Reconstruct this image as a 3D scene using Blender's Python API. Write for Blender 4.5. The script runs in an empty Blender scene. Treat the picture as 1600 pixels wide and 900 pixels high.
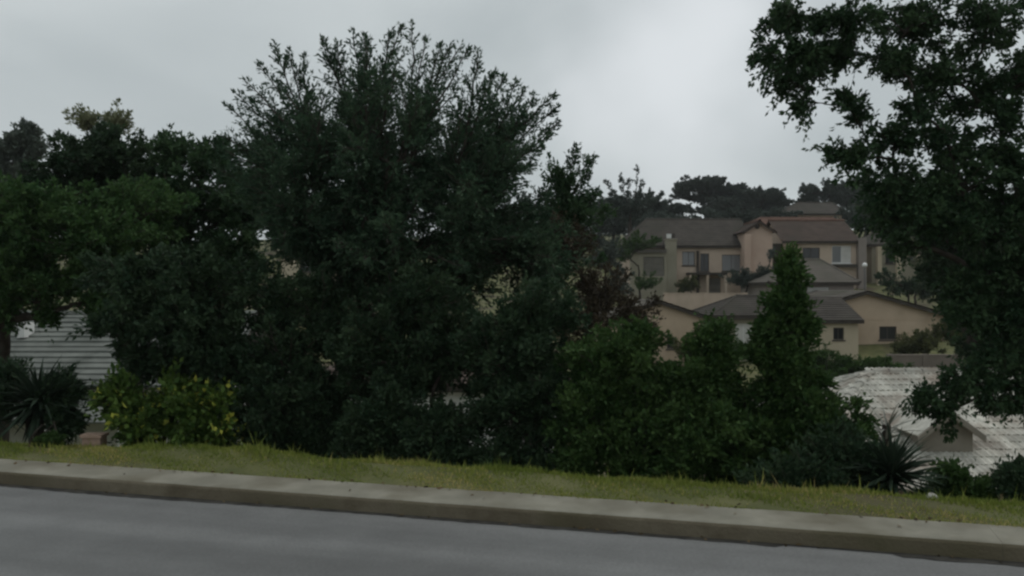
import bpy, math, random
import numpy as np
from mathutils import Vector, Matrix

SC = bpy.context.scene
COL = SC.collection
F = 1386.0            # focal length in photo pixels (1600 wide)
CAMH = 2.0
R = math.radians

# ------------------------------------------------------------------ camera, sky, sun, exposure
cam_d = bpy.data.cameras.new('camera')
cam_d.sensor_width = 36.0
cam_d.lens = 36.0 * F / 1600.0
cam_d.clip_start = 0.05
cam_d.clip_end = 6000
cam = bpy.data.objects.new('camera', cam_d)
cam.location = (0, 0, CAMH)
cam.rotation_euler = (R(90), 0, 0)
COL.objects.link(cam)
SC.camera = cam

SUN_EL, SUN_AZ = 62.0, 60.0       # azimuth measured from +Y (view direction) towards +X
w = bpy.data.worlds.new('World')
SC.world = w
w.use_nodes = True
nt = w.node_tree
nt.nodes.clear()
out = nt.nodes.new('ShaderNodeOutputWorld')
bg = nt.nodes.new('ShaderNodeBackground')
sky = nt.nodes.new('ShaderNodeTexSky')
sky.sky_type = 'NISHITA'
sky.sun_disc = False
sky.sun_elevation = R(SUN_EL)
sky.sun_rotation = R(SUN_AZ)
bg.inputs['Strength'].default_value = 0.1
tc = nt.nodes.new('ShaderNodeTexCoord')
mp = nt.nodes.new('ShaderNodeMapping')
mp.inputs['Scale'].default_value = (1.0, 1.0, 2.2)
mp.inputs['Location'].default_value = (0.35, 0.2, 0.1)
ns = nt.nodes.new('ShaderNodeTexNoise')
ns.inputs['Scale'].default_value = 2.1
ns.inputs['Detail'].default_value = 5.0
ns.inputs['Roughness'].default_value = 0.45
ns.inputs['Distortion'].default_value = 0.4
rp = nt.nodes.new('ShaderNodeMapRange')
rp.inputs['From Min'].default_value = 0.36
rp.inputs['From Max'].default_value = 0.68
rp.interpolation_type = 'SMOOTHSTEP'
mx = nt.nodes.new('ShaderNodeMix'); mx.data_type = 'RGBA'
mx.inputs[6].default_value = (4.55, 5.00, 5.12, 1)     # thicker cloud
mx.inputs[7].default_value = (5.75, 6.20, 6.28, 1)     # thinner cloud
mx2 = nt.nodes.new('ShaderNodeMix'); mx2.data_type = 'RGBA'
mx2.inputs[0].default_value = 0.96                     # overcast layer hides nearly all of the blue
L = nt.links.new
L(tc.outputs['Generated'], mp.inputs['Vector'])
L(mp.outputs['Vector'], ns.inputs['Vector'])
L(ns.outputs[0], rp.inputs['Value'])
L(rp.outputs[0], mx.inputs[0])
L(sky.outputs[0], mx2.inputs[6])
# a thinner, brighter rift in the cloud (seen right of centre)
dt = nt.nodes.new('ShaderNodeVectorMath'); dt.operation = 'DISTANCE'
nv = nt.nodes.new('ShaderNodeVectorMath'); nv.operation = 'NORMALIZE'
wv = nt.nodes.new('ShaderNodeVectorMath'); wv.operation = 'ADD'
n2 = nt.nodes.new('ShaderNodeTexNoise'); n2.inputs['Scale'].default_value = 5.0; n2.inputs['Detail'].default_value = 3.0
sc2 = nt.nodes.new('ShaderNodeVectorMath'); sc2.operation = 'MULTIPLY_ADD'; sc2.inputs[1].default_value = (.22, .22, .22); sc2.inputs[2].default_value = (-.11, -.11, -.11)
_d = Vector((255 / F, 1, 345 / F)).normalized()
dt.inputs[1].default_value = _d
r2_ = nt.nodes.new('ShaderNodeMapRange'); r2_.interpolation_type = 'SMOOTHSTEP'
r2_.inputs['From Min'].default_value = .19; r2_.inputs['From Max'].default_value = .02; r2_.inputs['To Min'].default_value = 0; r2_.inputs['To Max'].default_value = 1
mx3 = nt.nodes.new('ShaderNodeMix'); mx3.data_type = 'RGBA'; mx3.inputs[7].default_value = (7.4, 7.75, 7.95, 1)
L(tc.outputs['Generated'], nv.inputs[0]); L(tc.outputs['Generated'], n2.inputs['Vector']); L(n2.outputs['Color'], sc2.inputs[0])
L(nv.outputs[0], wv.inputs[0]); L(sc2.outputs[0], wv.inputs[1]); L(wv.outputs[0], dt.inputs[0]); L(dt.outputs['Value'], r2_.inputs['Value'])
L(r2_.outputs[0], mx3.inputs[0]); L(mx.outputs[2], mx3.inputs[6])
L(mx3.outputs[2], mx2.inputs[7])
L(mx2.outputs[2], bg.inputs['Color'])
L(bg.outputs[0], out.inputs['Surface'])

sun_d = bpy.data.lights.new('sun', 'SUN')
sun_d.energy = 1.0
sun_d.angle = R(50)
sun_d.color = (1.0, 0.97, 0.92)
sun = bpy.data.objects.new('sun', sun_d)
COL.objects.link(sun)
sdir = Vector((math.sin(R(SUN_AZ)) * math.cos(R(SUN_EL)), math.cos(R(SUN_AZ)) * math.cos(R(SUN_EL)), math.sin(R(SUN_EL))))
sun.rotation_euler = (-sdir).to_track_quat('-Z', 'Y').to_euler()

SC.view_settings.view_transform = 'Standard'
SC.view_settings.look = 'None'
SC.view_settings.exposure = 0.0
SC.view_settings.gamma = 1.0
SC.cycles.filter_width = 2.5
SC.cycles.max_bounces = 6
SC.cycles.volume_bounces = 0
SC.cycles.transparent_max_bounces = 4

# ------------------------------------------------------------------ geometry helpers
RT = np.array([0.9606, -0.2780])      # along the road (to the right)
RN = np.array([0.2780, 0.9606])       # away from the camera

def sd(s, d):
    return (RT[0] * s + RN[0] * d, RT[1] * s + RN[1] * d)

def to_sd(x, y):
    return RT[0] * x + RT[1] * y, RN[0] * x + RN[1] * y

PROF_D = np.array([-2500, -60, -8, -5, 7.2, 7.72, 7.80, 8.45, 8.85, 10, 12, 17, 28, 45, 58, 66, 80, 95, 110, 125, 150, 220, 420, 1000, 3000.])
PROF_Z = np.array([-8, .3, .1, -.06, -.06, -.03, .115, .13, .06, -.62, -1.9, -4.4, -4.8, -3.7, -2.5, -.4, 1.0, 3.5, 7.0, 9.0, 11., 13., 11., 4., -5.])

def ground(x, y):
    x = np.asarray(x, float); y = np.asarray(y, float)
    s, d = to_sd(x, y)
    z = np.interp(d, PROF_D, PROF_Z)
    far = np.clip((d - 9) / 15, 0, 1)
    z = z + far * (0.25 * np.sin(x * .11 + 1) + 0.2 * np.sin(y * .13 + x * .05))
    ver = np.clip((d - 7.76) / .25, 0, 1)
    z = z + ver * 0.11 * np.exp(-((s + 5.9) / 1.3) ** 2 - ((d - 8.75) / .5) ** 2)
    z = z + ver * 0.05 * np.exp(-((s + 2.9) / 1.6) ** 2 - ((d - 8.5) / .4) ** 2)
    z = z + ver * 0.03 * np.exp(-((s - 1.0) / .6) ** 2 - ((d - 8.6) / .3) ** 2)
    z = z + ver * 0.012 * np.sin(s * 5.1 + d * 3) * np.sin(d * 7 + s)
    return z

def gz(x, y):
    return float(ground(x, y))

def at(px, py, Y):
    return np.array([(px - 800.) / F * Y, Y, CAMH - (py - 450.) / F * Y])

def nrm(v):
    return v / np.maximum(np.linalg.norm(v, axis=-1, keepdims=True), 1e-9)

def tag(o, label=None, cat=None, group=None, kind=None):
    if label: o['label'] = label
    if cat: o['category'] = cat
    if group: o['group'] = group
    if kind: o['kind'] = kind
    return o

def empty(name, loc, rz=0):
    o = bpy.data.objects.new(name, None)
    o.empty_display_size = .3
    o.location = loc
    o.rotation_euler = (0, 0, rz)
    COL.objects.link(o)
    return o

class MB:
    """collects boxes, quads and prisms for ONE mesh object"""
    def __init__(s): s.v = []; s.f = []
    def poly(s, pts):
        n = len(s.v); s.v += [tuple(map(float, p)) for p in pts]; s.f.append(tuple(range(n, n + len(pts)))); return s
    def box(s, x0, x1, y0, y1, z0, z1):
        n = len(s.v)
        s.v += [(x0, y0, z0), (x1, y0, z0), (x1, y1, z0), (x0, y1, z0), (x0, y0, z1), (x1, y0, z1), (x1, y1, z1), (x0, y1, z1)]
        for q in ((0, 3, 2, 1), (4, 5, 6, 7), (0, 1, 5, 4), (1, 2, 6, 5), (2, 3, 7, 6), (3, 0, 4, 7)):
            s.f.append(tuple(n + i for i in q))
        return s
    def slab(s, quad, t):
        """four (or three) points and a downward thickness"""
        q = [np.array(p, float) for p in quad]
        nn = nrm(np.cross(q[1] - q[0], q[-1] - q[0]))
        if nn[2] < 0: nn = -nn
        lo = [p - nn * t for p in q]
        s.poly(q); s.poly(lo[::-1])
        for i in range(len(q)):
            j = (i + 1) % len(q)
            s.poly([q[i], lo[i], lo[j], q[j]])
        return s
    def tube(s, pts, rads, n=8):
        v, f = tube_np([np.array(pts, float)], [np.array(rads, float)], n)
        o = len(s.v); s.v += [tuple(p) for p in v]; s.f += [tuple(o + i for i in q) for q in f]
        return s
    def cyl(s, c, r0, r1, h, n=16, axis=2):
        b = len(s.v)
        for z, r in ((0, r0), (h, r1)):
            for i in range(n):
                a = 2 * math.pi * i / n
                p = [math.cos(a) * r, math.sin(a) * r]
                q = [0, 0, 0]; k = 0
                for ax in range(3):
                    if ax == axis: q[ax] = c[ax] + z
                    else: q[ax] = c[ax] + p[k]; k += 1
                s.v.append(tuple(q))
        for i in range(n):
            j = (i + 1) % n
            s.f.append((b + i, b + j, b + n + j, b + n + i))
        s.f.append(tuple(b + i for i in range(n))[::-1]); s.f.append(tuple(b + n + i for i in range(n)))
        return s
    def build(s, name, mat, parent=None, smooth=False):
        me = bpy.data.meshes.new(name)
        me.from_pydata(s.v, [], s.f)
        me.materials.append(mat)
        if smooth: me.polygons.foreach_set('use_smooth', [True] * len(me.polygons))
        me.update()
        o = bpy.data.objects.new(name, me)
        COL.objects.link(o)
        if parent: o.parent = parent
        return o

def tube_np(paths, rads, n=6):
    V = []; Fq = []; off = 0
    for P, r in zip(paths, rads):
        m = len(P)
        T = nrm(np.gradient(P, axis=0))
        ref = np.array([0.31, 0.17, 0.93]) if abs(T[0][2]) < .9 else np.array([1., .2, 0.])
        U = nrm(np.cross(T, ref)); W = np.cross(T, U)
        a = np.arange(n) * 2 * math.pi / n
        ring = P[:, None, :] + r[:, None, None] * (np.cos(a)[None, :, None] * U[:, None, :] + np.sin(a)[None, :, None] * W[:, None, :])
        V.append(ring.reshape(-1, 3))
        i = np.arange(m - 1)[:, None] * n; k = np.arange(n)[None, :]; k2 = (k + 1) % n
        Fq.append(np.stack([i + k, i + k2, i + n + k2, i + n + k], -1).reshape(-1, 4) + off)
        off += m * n
    return np.concatenate(V), np.concatenate(Fq)

def np_mesh(name, V, Q, mat, parent=None, attr=None, smooth=False):
    me = bpy.data.meshes.new(name)
    V = np.ascontiguousarray(V, np.float32); Q = np.ascontiguousarray(Q, np.int32)
    k = Q.shape[1]
    me.vertices.add(len(V)); me.vertices.foreach_set('co', V.ravel())
    me.loops.add(Q.size); me.loops.foreach_set('vertex_index', Q.ravel())
    me.polygons.add(len(Q))
    me.polygons.foreach_set('loop_start', np.arange(0, Q.size, k, dtype=np.int32))
    me.polygons.foreach_set('loop_total', np.full(len(Q), k, np.int32))
    if smooth: me.polygons.foreach_set('use_smooth', np.ones(len(Q), bool))
    if attr is not None:
        a = me.attributes.new('tint', 'FLOAT', 'POINT')
        a.data.foreach_set('value', np.ascontiguousarray(attr, np.float32))
    me.materials.append(mat)
    me.update(calc_edges=True)
    o = bpy.data.objects.new(name, me)
    COL.objects.link(o)
    if parent: o.parent = parent
    return o

# ------------------------------------------------------------------ materials
def new_mat(name):
    m = bpy.data.materials.new(name); m.use_nodes = True
    n = m.node_tree.nodes; p = n['Principled BSDF']
    return m, m.node_tree, p

def noise_mat(name, a, b, scale=3, rough=.85, detail=6, bump=0, bscale=None, stretch=None, spec=.3, obj_random=0, lo=.35, hi=.65, c=None, cscale=.6, world=False):
    m, t, p = new_mat(name)
    tcn = t.nodes.new('ShaderNodeTexCoord')
    vec = tcn.outputs['Object']
    if world: vec = t.nodes.new('ShaderNodeNewGeometry').outputs['Position']
    if stretch:
        mpn = t.nodes.new('ShaderNodeMapping')
        mpn.inputs['Scale'].default_value = stretch[0]
        mpn.inputs['Rotation'].default_value = (0, 0, stretch[1])
        t.links.new(vec, mpn.inputs['Vector']); vec2 = mpn.outputs['Vector']
    else: vec2 = vec
    nz = t.nodes.new('ShaderNodeTexNoise'); nz.inputs['Scale'].default_value = scale; nz.inputs['Detail'].default_value = detail; nz.inputs['Roughness'].default_value = .6
    t.links.new(vec2, nz.inputs['Vector'])
    mr = t.nodes.new('ShaderNodeMapRange'); mr.inputs['From Min'].default_value = lo; mr.inputs['From Max'].default_value = hi
    t.links.new(nz.outputs[0], mr.inputs['Value'])
    mixn = t.nodes.new('ShaderNodeMix'); mixn.data_type = 'RGBA'
    mixn.inputs[6].default_value = (*a, 1); mixn.inputs[7].default_value = (*b, 1)
    t.links.new(mr.outputs[0], mixn.inputs[0])
    col = mixn.outputs[2]
    if c:
        n3 = t.nodes.new('ShaderNodeTexNoise'); n3.inputs['Scale'].default_value = cscale; n3.inputs['Detail'].default_value = 4
        t.links.new(vec, n3.inputs['Vector'])
        r3 = t.nodes.new('ShaderNodeMapRange'); r3.inputs['From Min'].default_value = .48; r3.inputs['From Max'].default_value = .68
        t.links.new(n3.outputs[0], r3.inputs['Value'])
        m3 = t.nodes.new('ShaderNodeMix'); m3.data_type = 'RGBA'
        t.links.new(r3.outputs[0], m3.inputs[0]); t.links.new(col, m3.inputs[6]); m3.inputs[7].default_value = (*c, 1)
        col = m3.outputs[2]
    if obj_random:
        oi = t.nodes.new('ShaderNodeObjectInfo')
        r2 = t.nodes.new('ShaderNodeMapRange'); r2.inputs['To Min'].default_value = 1 - obj_random; r2.inputs['To Max'].default_value = 1 + obj_random
        t.links.new(oi.outputs['Random'], r2.inputs['Value'])
        hs = t.nodes.new('ShaderNodeHueSaturation')
        t.links.new(r2.outputs[0], hs.inputs['Value']); t.links.new(col, hs.inputs['Color'])
        col = hs.outputs[0]
    t.links.new(col, p.inputs['Base Color'])
    p.inputs['Roughness'].default_value = rough
    p.inputs['Specular IOR Level'].default_value = spec
    if bump:
        n2 = t.nodes.new('ShaderNodeTexNoise'); n2.inputs['Scale'].default_value = bscale or scale * 4; n2.inputs['Detail'].default_value = 5
        t.links.new(vec, n2.inputs['Vector'])
        bn = t.nodes.new('ShaderNodeBump'); bn.inputs['Strength'].default_value = bump; bn.inputs['Distance'].default_value = .02
        t.links.new(n2.outputs[0], bn.inputs['Height']); t.links.new(bn.outputs[0], p.inputs['Normal'])
    return m

def leaf_mat(name, a, b, trans=.22, rough=.5, c=None):
    m, t, p = new_mat(name)
    at_ = t.nodes.new('ShaderNodeAttribute'); at_.attribute_name = 'tint'
    ramp = t.nodes.new('ShaderNodeValToRGB')
    e = ramp.color_ramp.elements
    e[0].position = 0.1; e[0].color = (*a, 1); e[1].position = .85; e[1].color = (*b, 1)
    if c:
        k = e.new(.93); k.color = (*c, 1)
    t.links.new(at_.outputs['Fac'], ramp.inputs[0])
    t.links.new(ramp.outputs[0], p.inputs['Base Color'])
    p.inputs['Roughness'].default_value = rough
    p.inputs['Specular IOR Level'].default_value = .10
    tr = t.nodes.new('ShaderNodeBsdfTranslucent')
    t.links.new(ramp.outputs[0], tr.inputs['Color'])
    mxs = t.nodes.new('ShaderNodeMixShader'); mxs.inputs[0].default_value = trans
    o = t.nodes['Material Output']
    t.links.new(p.outputs[0], mxs.inputs[1]); t.links.new(tr.outputs[0], mxs.inputs[2]); t.links.new(mxs.outputs[0], o.inputs['Surface'])
    return m

def glass_mat(name, col=(.02, .022, .024)):
    m, t, p = new_mat(name)
    p.inputs['Base Color'].default_value = (*col, 1); p.inputs['Roughness'].default_value = .12
    p.inputs['Specular IOR Level'].default_value = .5
    return m

ROADROT = math.atan2(RT[1], RT[0])
M = {}
def road_mat():
    m, t, p = new_mat('asphalt')
    tcn = t.nodes.new('ShaderNodeTexCoord')
    rot = t.nodes.new('ShaderNodeMapping'); rot.inputs['Rotation'].default_value = (0, 0, -ROADROT)
    t.links.new(tcn.outputs['Object'], rot.inputs['Vector'])
    st = t.nodes.new('ShaderNodeMapping'); st.inputs['Scale'].default_value = (.10, 1.5, 1)
    t.links.new(rot.outputs[0], st.inputs['Vector'])
    def nz(vec, sc, de, ro=.55):
        n = t.nodes.new('ShaderNodeTexNoise'); n.inputs['Scale'].default_value = sc; n.inputs['Detail'].default_value = de; n.inputs['Roughness'].default_value = ro
        t.links.new(vec, n.inputs['Vector']); return n.outputs[0]
    def mr(v, a, b, c, d):
        n = t.nodes.new('ShaderNodeMapRange')
        for k, x in zip(('From Min', 'From Max', 'To Min', 'To Max'), (a, b, c, d)): n.inputs[k].default_value = x
        t.links.new(v, n.inputs['Value']); return n.outputs[0]
    streak = mr(nz(st.outputs[0], 1.0, 3), .3, .7, .80, 1.20)
    patch = mr(nz(rot.outputs[0], 1.6, 8, .72), .3, .7, .86, 1.14)
    grain = mr(nz(tcn.outputs['Object'], 38, 6, .8), .3, .7, .70, 1.30)
    def mul(a, b):
        n = t.nodes.new('ShaderNodeMath'); n.operation = 'MULTIPLY'; t.links.new(a, n.inputs[0]); t.links.new(b, n.inputs[1]); return n.outputs[0]
    v = mul(mul(streak, patch), grain)
    mixn = t.nodes.new('ShaderNodeMix'); mixn.data_type = 'RGBA'; mixn.blend_type = 'MULTIPLY'; mixn.inputs[0].default_value = 1
    mixn.inputs[6].default_value = (.142, .144, .143, 1)
    cr = t.nodes.new('ShaderNodeCombineColor')
    for k in range(3): t.links.new(v, cr.inputs[k])
    t.links.new(cr.outputs[0], mixn.inputs[7])
    t.links.new(mixn.outputs[2], p.inputs['Base Color'])
    t.links.new(mr(nz(st.outputs[0], 1.3, 3), .3, .7, .50, .72), p.inputs['Roughness'])
    p.inputs['Specular IOR Level'].default_value = .35
    bn = t.nodes.new('ShaderNodeBump'); bn.inputs['Strength'].default_value = .35; bn.inputs['Distance'].default_value = .01
    t.links.new(nz(tcn.outputs['Object'], 120, 3, .7), bn.inputs['Height']); t.links.new(bn.outputs[0], p.inputs['Normal'])
    return m

M['asphalt'] = road_mat()
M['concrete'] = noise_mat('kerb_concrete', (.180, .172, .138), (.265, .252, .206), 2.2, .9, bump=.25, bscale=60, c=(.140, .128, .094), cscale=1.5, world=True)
M['kerbface'] = noise_mat('brown_kerb_face', (.100, .082, .054), (.170, .146, .104), 2.2, .95, bump=.4, bscale=40, c=(.070, .062, .032), cscale=1.1, world=True)  # browner and darker on the front face than on the top
M['bed'] = noise_mat('bedding_soil', (.06, .052, .04), (.1, .085, .06), 8, .95)
M['gutter'] = noise_mat('gutter_silt_shade', (.018, .017, .015), (.05, .047, .04), 6, .95)  # silt and the kerb's contact shade put into one dark colour
M['soil'] = noise_mat('grassy_soil', (.075, .085, .030), (.13, .13, .055), 1.6, .95, bump=.5, bscale=18, c=(.07, .055, .035), cscale=.5)
M['grass'] = leaf_mat('grass_blades', (.135, .185, .036), (.300, .320, .078), .25, .6, c=(.46, .38, .16))
M['litterleaf'] = leaf_mat('dead_leaves', (.045, .034, .020), (.17, .125, .07), .05, .8)
M['bark'] = noise_mat('bark', (.030, .024, .019), (.065, .054, .043), 9, .95, bump=.8, bscale=25)
M['lf_dark'] = leaf_mat('foliage_dark', (.027, .060, .029), (.068, .116, .052), .30)
M['lf_feather'] = leaf_mat('foliage_feathery', (.030, .064, .037), (.074, .120, .067), .32)
M['lf_deep'] = leaf_mat('foliage_deep', (.023, .047, .025), (.053, .086, .042), .28)
M['lf_green'] = leaf_mat('foliage_green', (.034, .080, .027), (.085, .150, .050), .32)
M['lf_mid'] = leaf_mat('foliage_mid', (.030, .068, .020), (.074, .126, .038), .30)
M['lf_olive'] = leaf_mat('foliage_olive', (.05, .062, .024), (.105, .115, .046))
M['lf_grey'] = leaf_mat('foliage_greygreen', (.065, .085, .068), (.12, .145, .115))
M['lf_far'] = leaf_mat('foliage_far', (.050, .068, .056), (.085, .105, .088))  # leaf colour lightened to carry some of the distance haze
M['lf_brown'] = leaf_mat('foliage_brown', (.044, .036, .024), (.092, .072, .046))
M['lf_yellow'] = leaf_mat('foliage_yellow', (.045, .09, .022), (.11, .17, .036), .28, .5, c=(.55, .55, .10))
M['lf_pale'] = leaf_mat('foliage_pale', (.13, .15, .08), (.25, .26, .16))
M['yucca'] = noise_mat('spiky_leaf', (.018, .032, .021), (.034, .052, .032), 4, .6, spec=.12)
M['paleblade'] = noise_mat('pale_spiky_leaf', (.22, .22, .19), (.34, .34, .29), 4, .6)
M['palmleaf'] = noise_mat('palm_leaf', (.022, .036, .020), (.036, .055, .03), 3, .5)
M['peach'] = noise_mat('peach_plaster', (.46, .355, .26), (.53, .415, .31), .5, .9, c=(.39, .30, .215), cscale=.35)
M['cream'] = noise_mat('cream_plaster', (.47, .40, .295), (.53, .455, .34), .5, .9, c=(.40, .335, .24), cscale=.35)
M['beige'] = noise_mat('beige_plaster', (.46, .365, .285), (.54, .435, .345), .5, .9, c=(.38, .305, .235), cscale=.35)
M['pinkwall'] = noise_mat('pink_plaster', (.46, .335, .265), (.53, .395, .315), .5, .9, c=(.38, .285, .22), cscale=.4)
M['taupe'] = noise_mat('taupe_plaster', (.22, .19, .17), (.27, .235, .21), .5, .9)
M['greenwall'] = noise_mat('weathered_plaster', (.25, .23, .17), (.31, .285, .22), .6, .9)
M['whitewall'] = noise_mat('white_plaster', (.60, .60, .58), (.70, .70, .68), .6, .9)
M['roofgrey'] = noise_mat('grey_roof_tile', (.054, .048, .042), (.084, .074, .065), 1.2, .9, spec=.1, c=(.055, .054, .042), cscale=.3)
M['rooftaupe'] = noise_mat('taupe_roof_tile', (.100, .090, .078), (.138, .124, .107), 1.2, .9, spec=.1, c=(.09, .087, .068), cscale=.3)
M['roofbrown'] = noise_mat('brown_roof_tile', (.066, .050, .042), (.096, .072, .060), 1.2, .9, spec=.1, c=(.06, .05, .042), cscale=.3)
M['terracotta'] = noise_mat('terracotta_tile', (.115, .070, .054), (.16, .098, .076), 2, .9, spec=.1)
M['fascia'] = noise_mat('dark_fascia', (.035, .028, .022), (.055, .045, .036), 2, .7)
M['frame'] = noise_mat('window_frame', (.05, .042, .035), (.07, .06, .05), 2, .6)
M['whiteframe'] = noise_mat('white_frame', (.62, .62, .60), (.7, .7, .68), 2, .6)
M['curtain'] = noise_mat('white_curtain', (.50, .49, .46), (.60, .59, .56), 2, .9)
M['glass'] = glass_mat('window_glass')
M['palewindow'] = glass_mat('sky_painted_glass', (.20, .205, .21))  # paler copy of the glass, sky reflection put into its base colour
M['garage'] = noise_mat('garage_door', (.14, .13, .11), (.18, .165, .14), 2, .7)
M['tile'] = noise_mat('pale_roof_tile', (.36, .35, .305), (.55, .535, .48), 3, .9, bump=.3, bscale=25, obj_random=.20, c=(.29, .25, .21), cscale=1.0, world=True, spec=.15)
M['tilebrown'] = noise_mat('brown_gable', (.22, .195, .16), (.29, .26, .215), 2, .9)
M['underlay'] = noise_mat('roof_underlay', (.15, .11, .095), (.20, .145, .125), 2, .9)
M['bluetile'] = noise_mat('blue_grey_roof', (.115, .124, .114), (.168, .178, .162), 1.4, .85, obj_random=.14, spec=.15, c=(.088, .096, .086), cscale=.8, world=True)
M['wallgrey'] = noise_mat('boundary_wall', (.16, .135, .115), (.21, .175, .15), .8, .9)
M['debris'] = noise_mat('dark_litter', (.012, .011, .010), (.03, .027, .024), 10, .9)
M['stone'] = noise_mat('pale_stone', (.30, .29, .26), (.45, .43, .39), 9, .9)
M['pinkblock'] = noise_mat('pink_block', (.36, .25, .19), (.44, .31, .24), 5, .9, bump=.3)
M['dish'] = noise_mat('dish_paint', (.5, .5, .46), (.6, .6, .56), 3, .6)
M['globe'] = noise_mat('globe_plastic', (.78, .78, .76), (.82, .82, .80), 3, .4)
M['steel'] = noise_mat('steel_post', (.12, .12, .12), (.16, .16, .16), 3, .5)

# ------------------------------------------------------------------ terrain, road, pavement
def build_ground():
    ss = np.concatenate([-np.geomspace(2500, 16, 40), np.arange(-15, 14.01, .25), np.geomspace(15, 2500, 40)])
    dd = np.concatenate([[-2500, -1200, -500, -200, -90, -60, -40, -20, -12, -8, -5, -2, 3, 6.6, 7.2, 7.72, 7.80],
                         np.arange(7.9, 9.6, .1), np.arange(9.75, 13, .35), np.arange(13.5, 30, 1.5), np.arange(31, 130, 2.5),
                         np.geomspace(135, 3000, 26)])
    S, D = np.meshgrid(ss, dd)
    X = RT[0] * S + RN[0] * D; Y = RT[1] * S + RN[1] * D
    Z = ground(X, Y)
    V = np.stack([X, Y, Z], -1).reshape(-1, 3)
    ni, nj = S.shape
    i = np.arange(ni - 1)[:, None] * nj; j = np.arange(nj - 1)[None, :]
    Q = np.stack([i + j, i + j + 1, i + nj + j + 1, i + nj + j], -1).reshape(-1, 4)
    o = np_mesh('ground', V, Q, M['soil'], smooth=True)
    tag(o, kind='structure')
build_ground()

def strip(name, mat, d0, d1, z, s0=-300, s1=300, n=60):
    m = MB()
    ss = np.linspace(s0, s1, n)
    for a, b in zip(ss[:-1], ss[1:]):
        m.poly([(*sd(a, d0), z), (*sd(b, d0), z), (*sd(b, d1), z), (*sd(a, d1), z)])
    return m.build(name, mat)

tag(strip('road', M['asphalt'], -4.6, 7.26, 0.0), kind='structure')

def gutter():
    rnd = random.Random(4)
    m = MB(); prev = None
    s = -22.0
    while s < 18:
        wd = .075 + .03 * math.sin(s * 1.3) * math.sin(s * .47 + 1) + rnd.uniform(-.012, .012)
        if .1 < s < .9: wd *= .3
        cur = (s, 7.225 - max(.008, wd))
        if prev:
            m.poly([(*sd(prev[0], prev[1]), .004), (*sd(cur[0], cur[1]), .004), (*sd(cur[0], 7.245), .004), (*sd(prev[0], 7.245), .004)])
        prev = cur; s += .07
    o = m.build('gutter_silt_shade', M['gutter'])  # dark strip at the kerb foot: silt plus painted contact shade
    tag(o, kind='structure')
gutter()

def pavement():
    base = strip('pavement', M['bed'], 7.275, 7.74, -0.004, -60, 60, 40)
    tag(base, kind='structure')
    rnd = random.Random(11)
    # one kerb-and-strip unit, cast in lengths; profile across d (rounded nose, battered face)
    def unit(length):
        top_i = 4; prof = [(7.232, -.05), (7.236, .0), (7.250, .100), (7.262, .121), (7.285, .130), (7.74, .136), (7.765, .134), (7.768, -.05)]
        m = MB(); n = 12; mi = []
        rings = []
        for k in range(n + 1):
            t = k / n * (length - .0008) + .0004
            inset = .0003 if k in (0, n) else 0
            rings.append([(t, d + (inset if d < 7.3 else 0) + .0018 * math.sin(k * 1.7), z - (inset if z > 0 else 0) + .0015 * math.sin(k * 2.3 + d * 9)) for d, z in prof])
        for A, B in zip(rings[:-1], rings[1:]):
            for i in range(len(prof) - 1):
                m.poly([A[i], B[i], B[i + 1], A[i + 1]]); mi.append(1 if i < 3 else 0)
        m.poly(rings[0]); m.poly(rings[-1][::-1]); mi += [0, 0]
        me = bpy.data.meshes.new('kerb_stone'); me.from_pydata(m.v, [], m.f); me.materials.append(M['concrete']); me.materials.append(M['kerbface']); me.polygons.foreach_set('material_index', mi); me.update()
        return me
    LEN = 3.05
    me = unit(LEN)
    s = -31.9
    while s < 27:
        o = bpy.data.objects.new('kerb_stone', me)
        COL.objects.link(o); o.parent = base
        x, y = sd(s, 0)
        o.location = (x, y, 0)
        o.rotation_euler = (0, 0, ROADROT)
        s += LEN
pavement()

def leaf_arrays(P, D, Lh, W, rng, fold=.25):
    """rhombic folded leaves: P base, D direction"""
    n = len(P)
    rv = rng.normal(size=(n, 3))
    U = nrm(np.cross(D, rv)); N = np.cross(U, D)
    Lh = Lh[:, None]; W = W[:, None]
    v0 = P; v2 = P + D * Lh
    mid = P + D * Lh * .45
    v1 = mid + U * W * .5 + N * W * fold
    v3 = mid - U * W * .5 + N * W * fold
    V = np.stack([v0, v1, v2, v3], 1).reshape(-1, 3)
    b = np.arange(n)[:, None] * 4
    Q = np.concatenate([b + [0, 1, 2], b + [0, 2, 3]], 1).reshape(-1, 3)
    return V, Q

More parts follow.
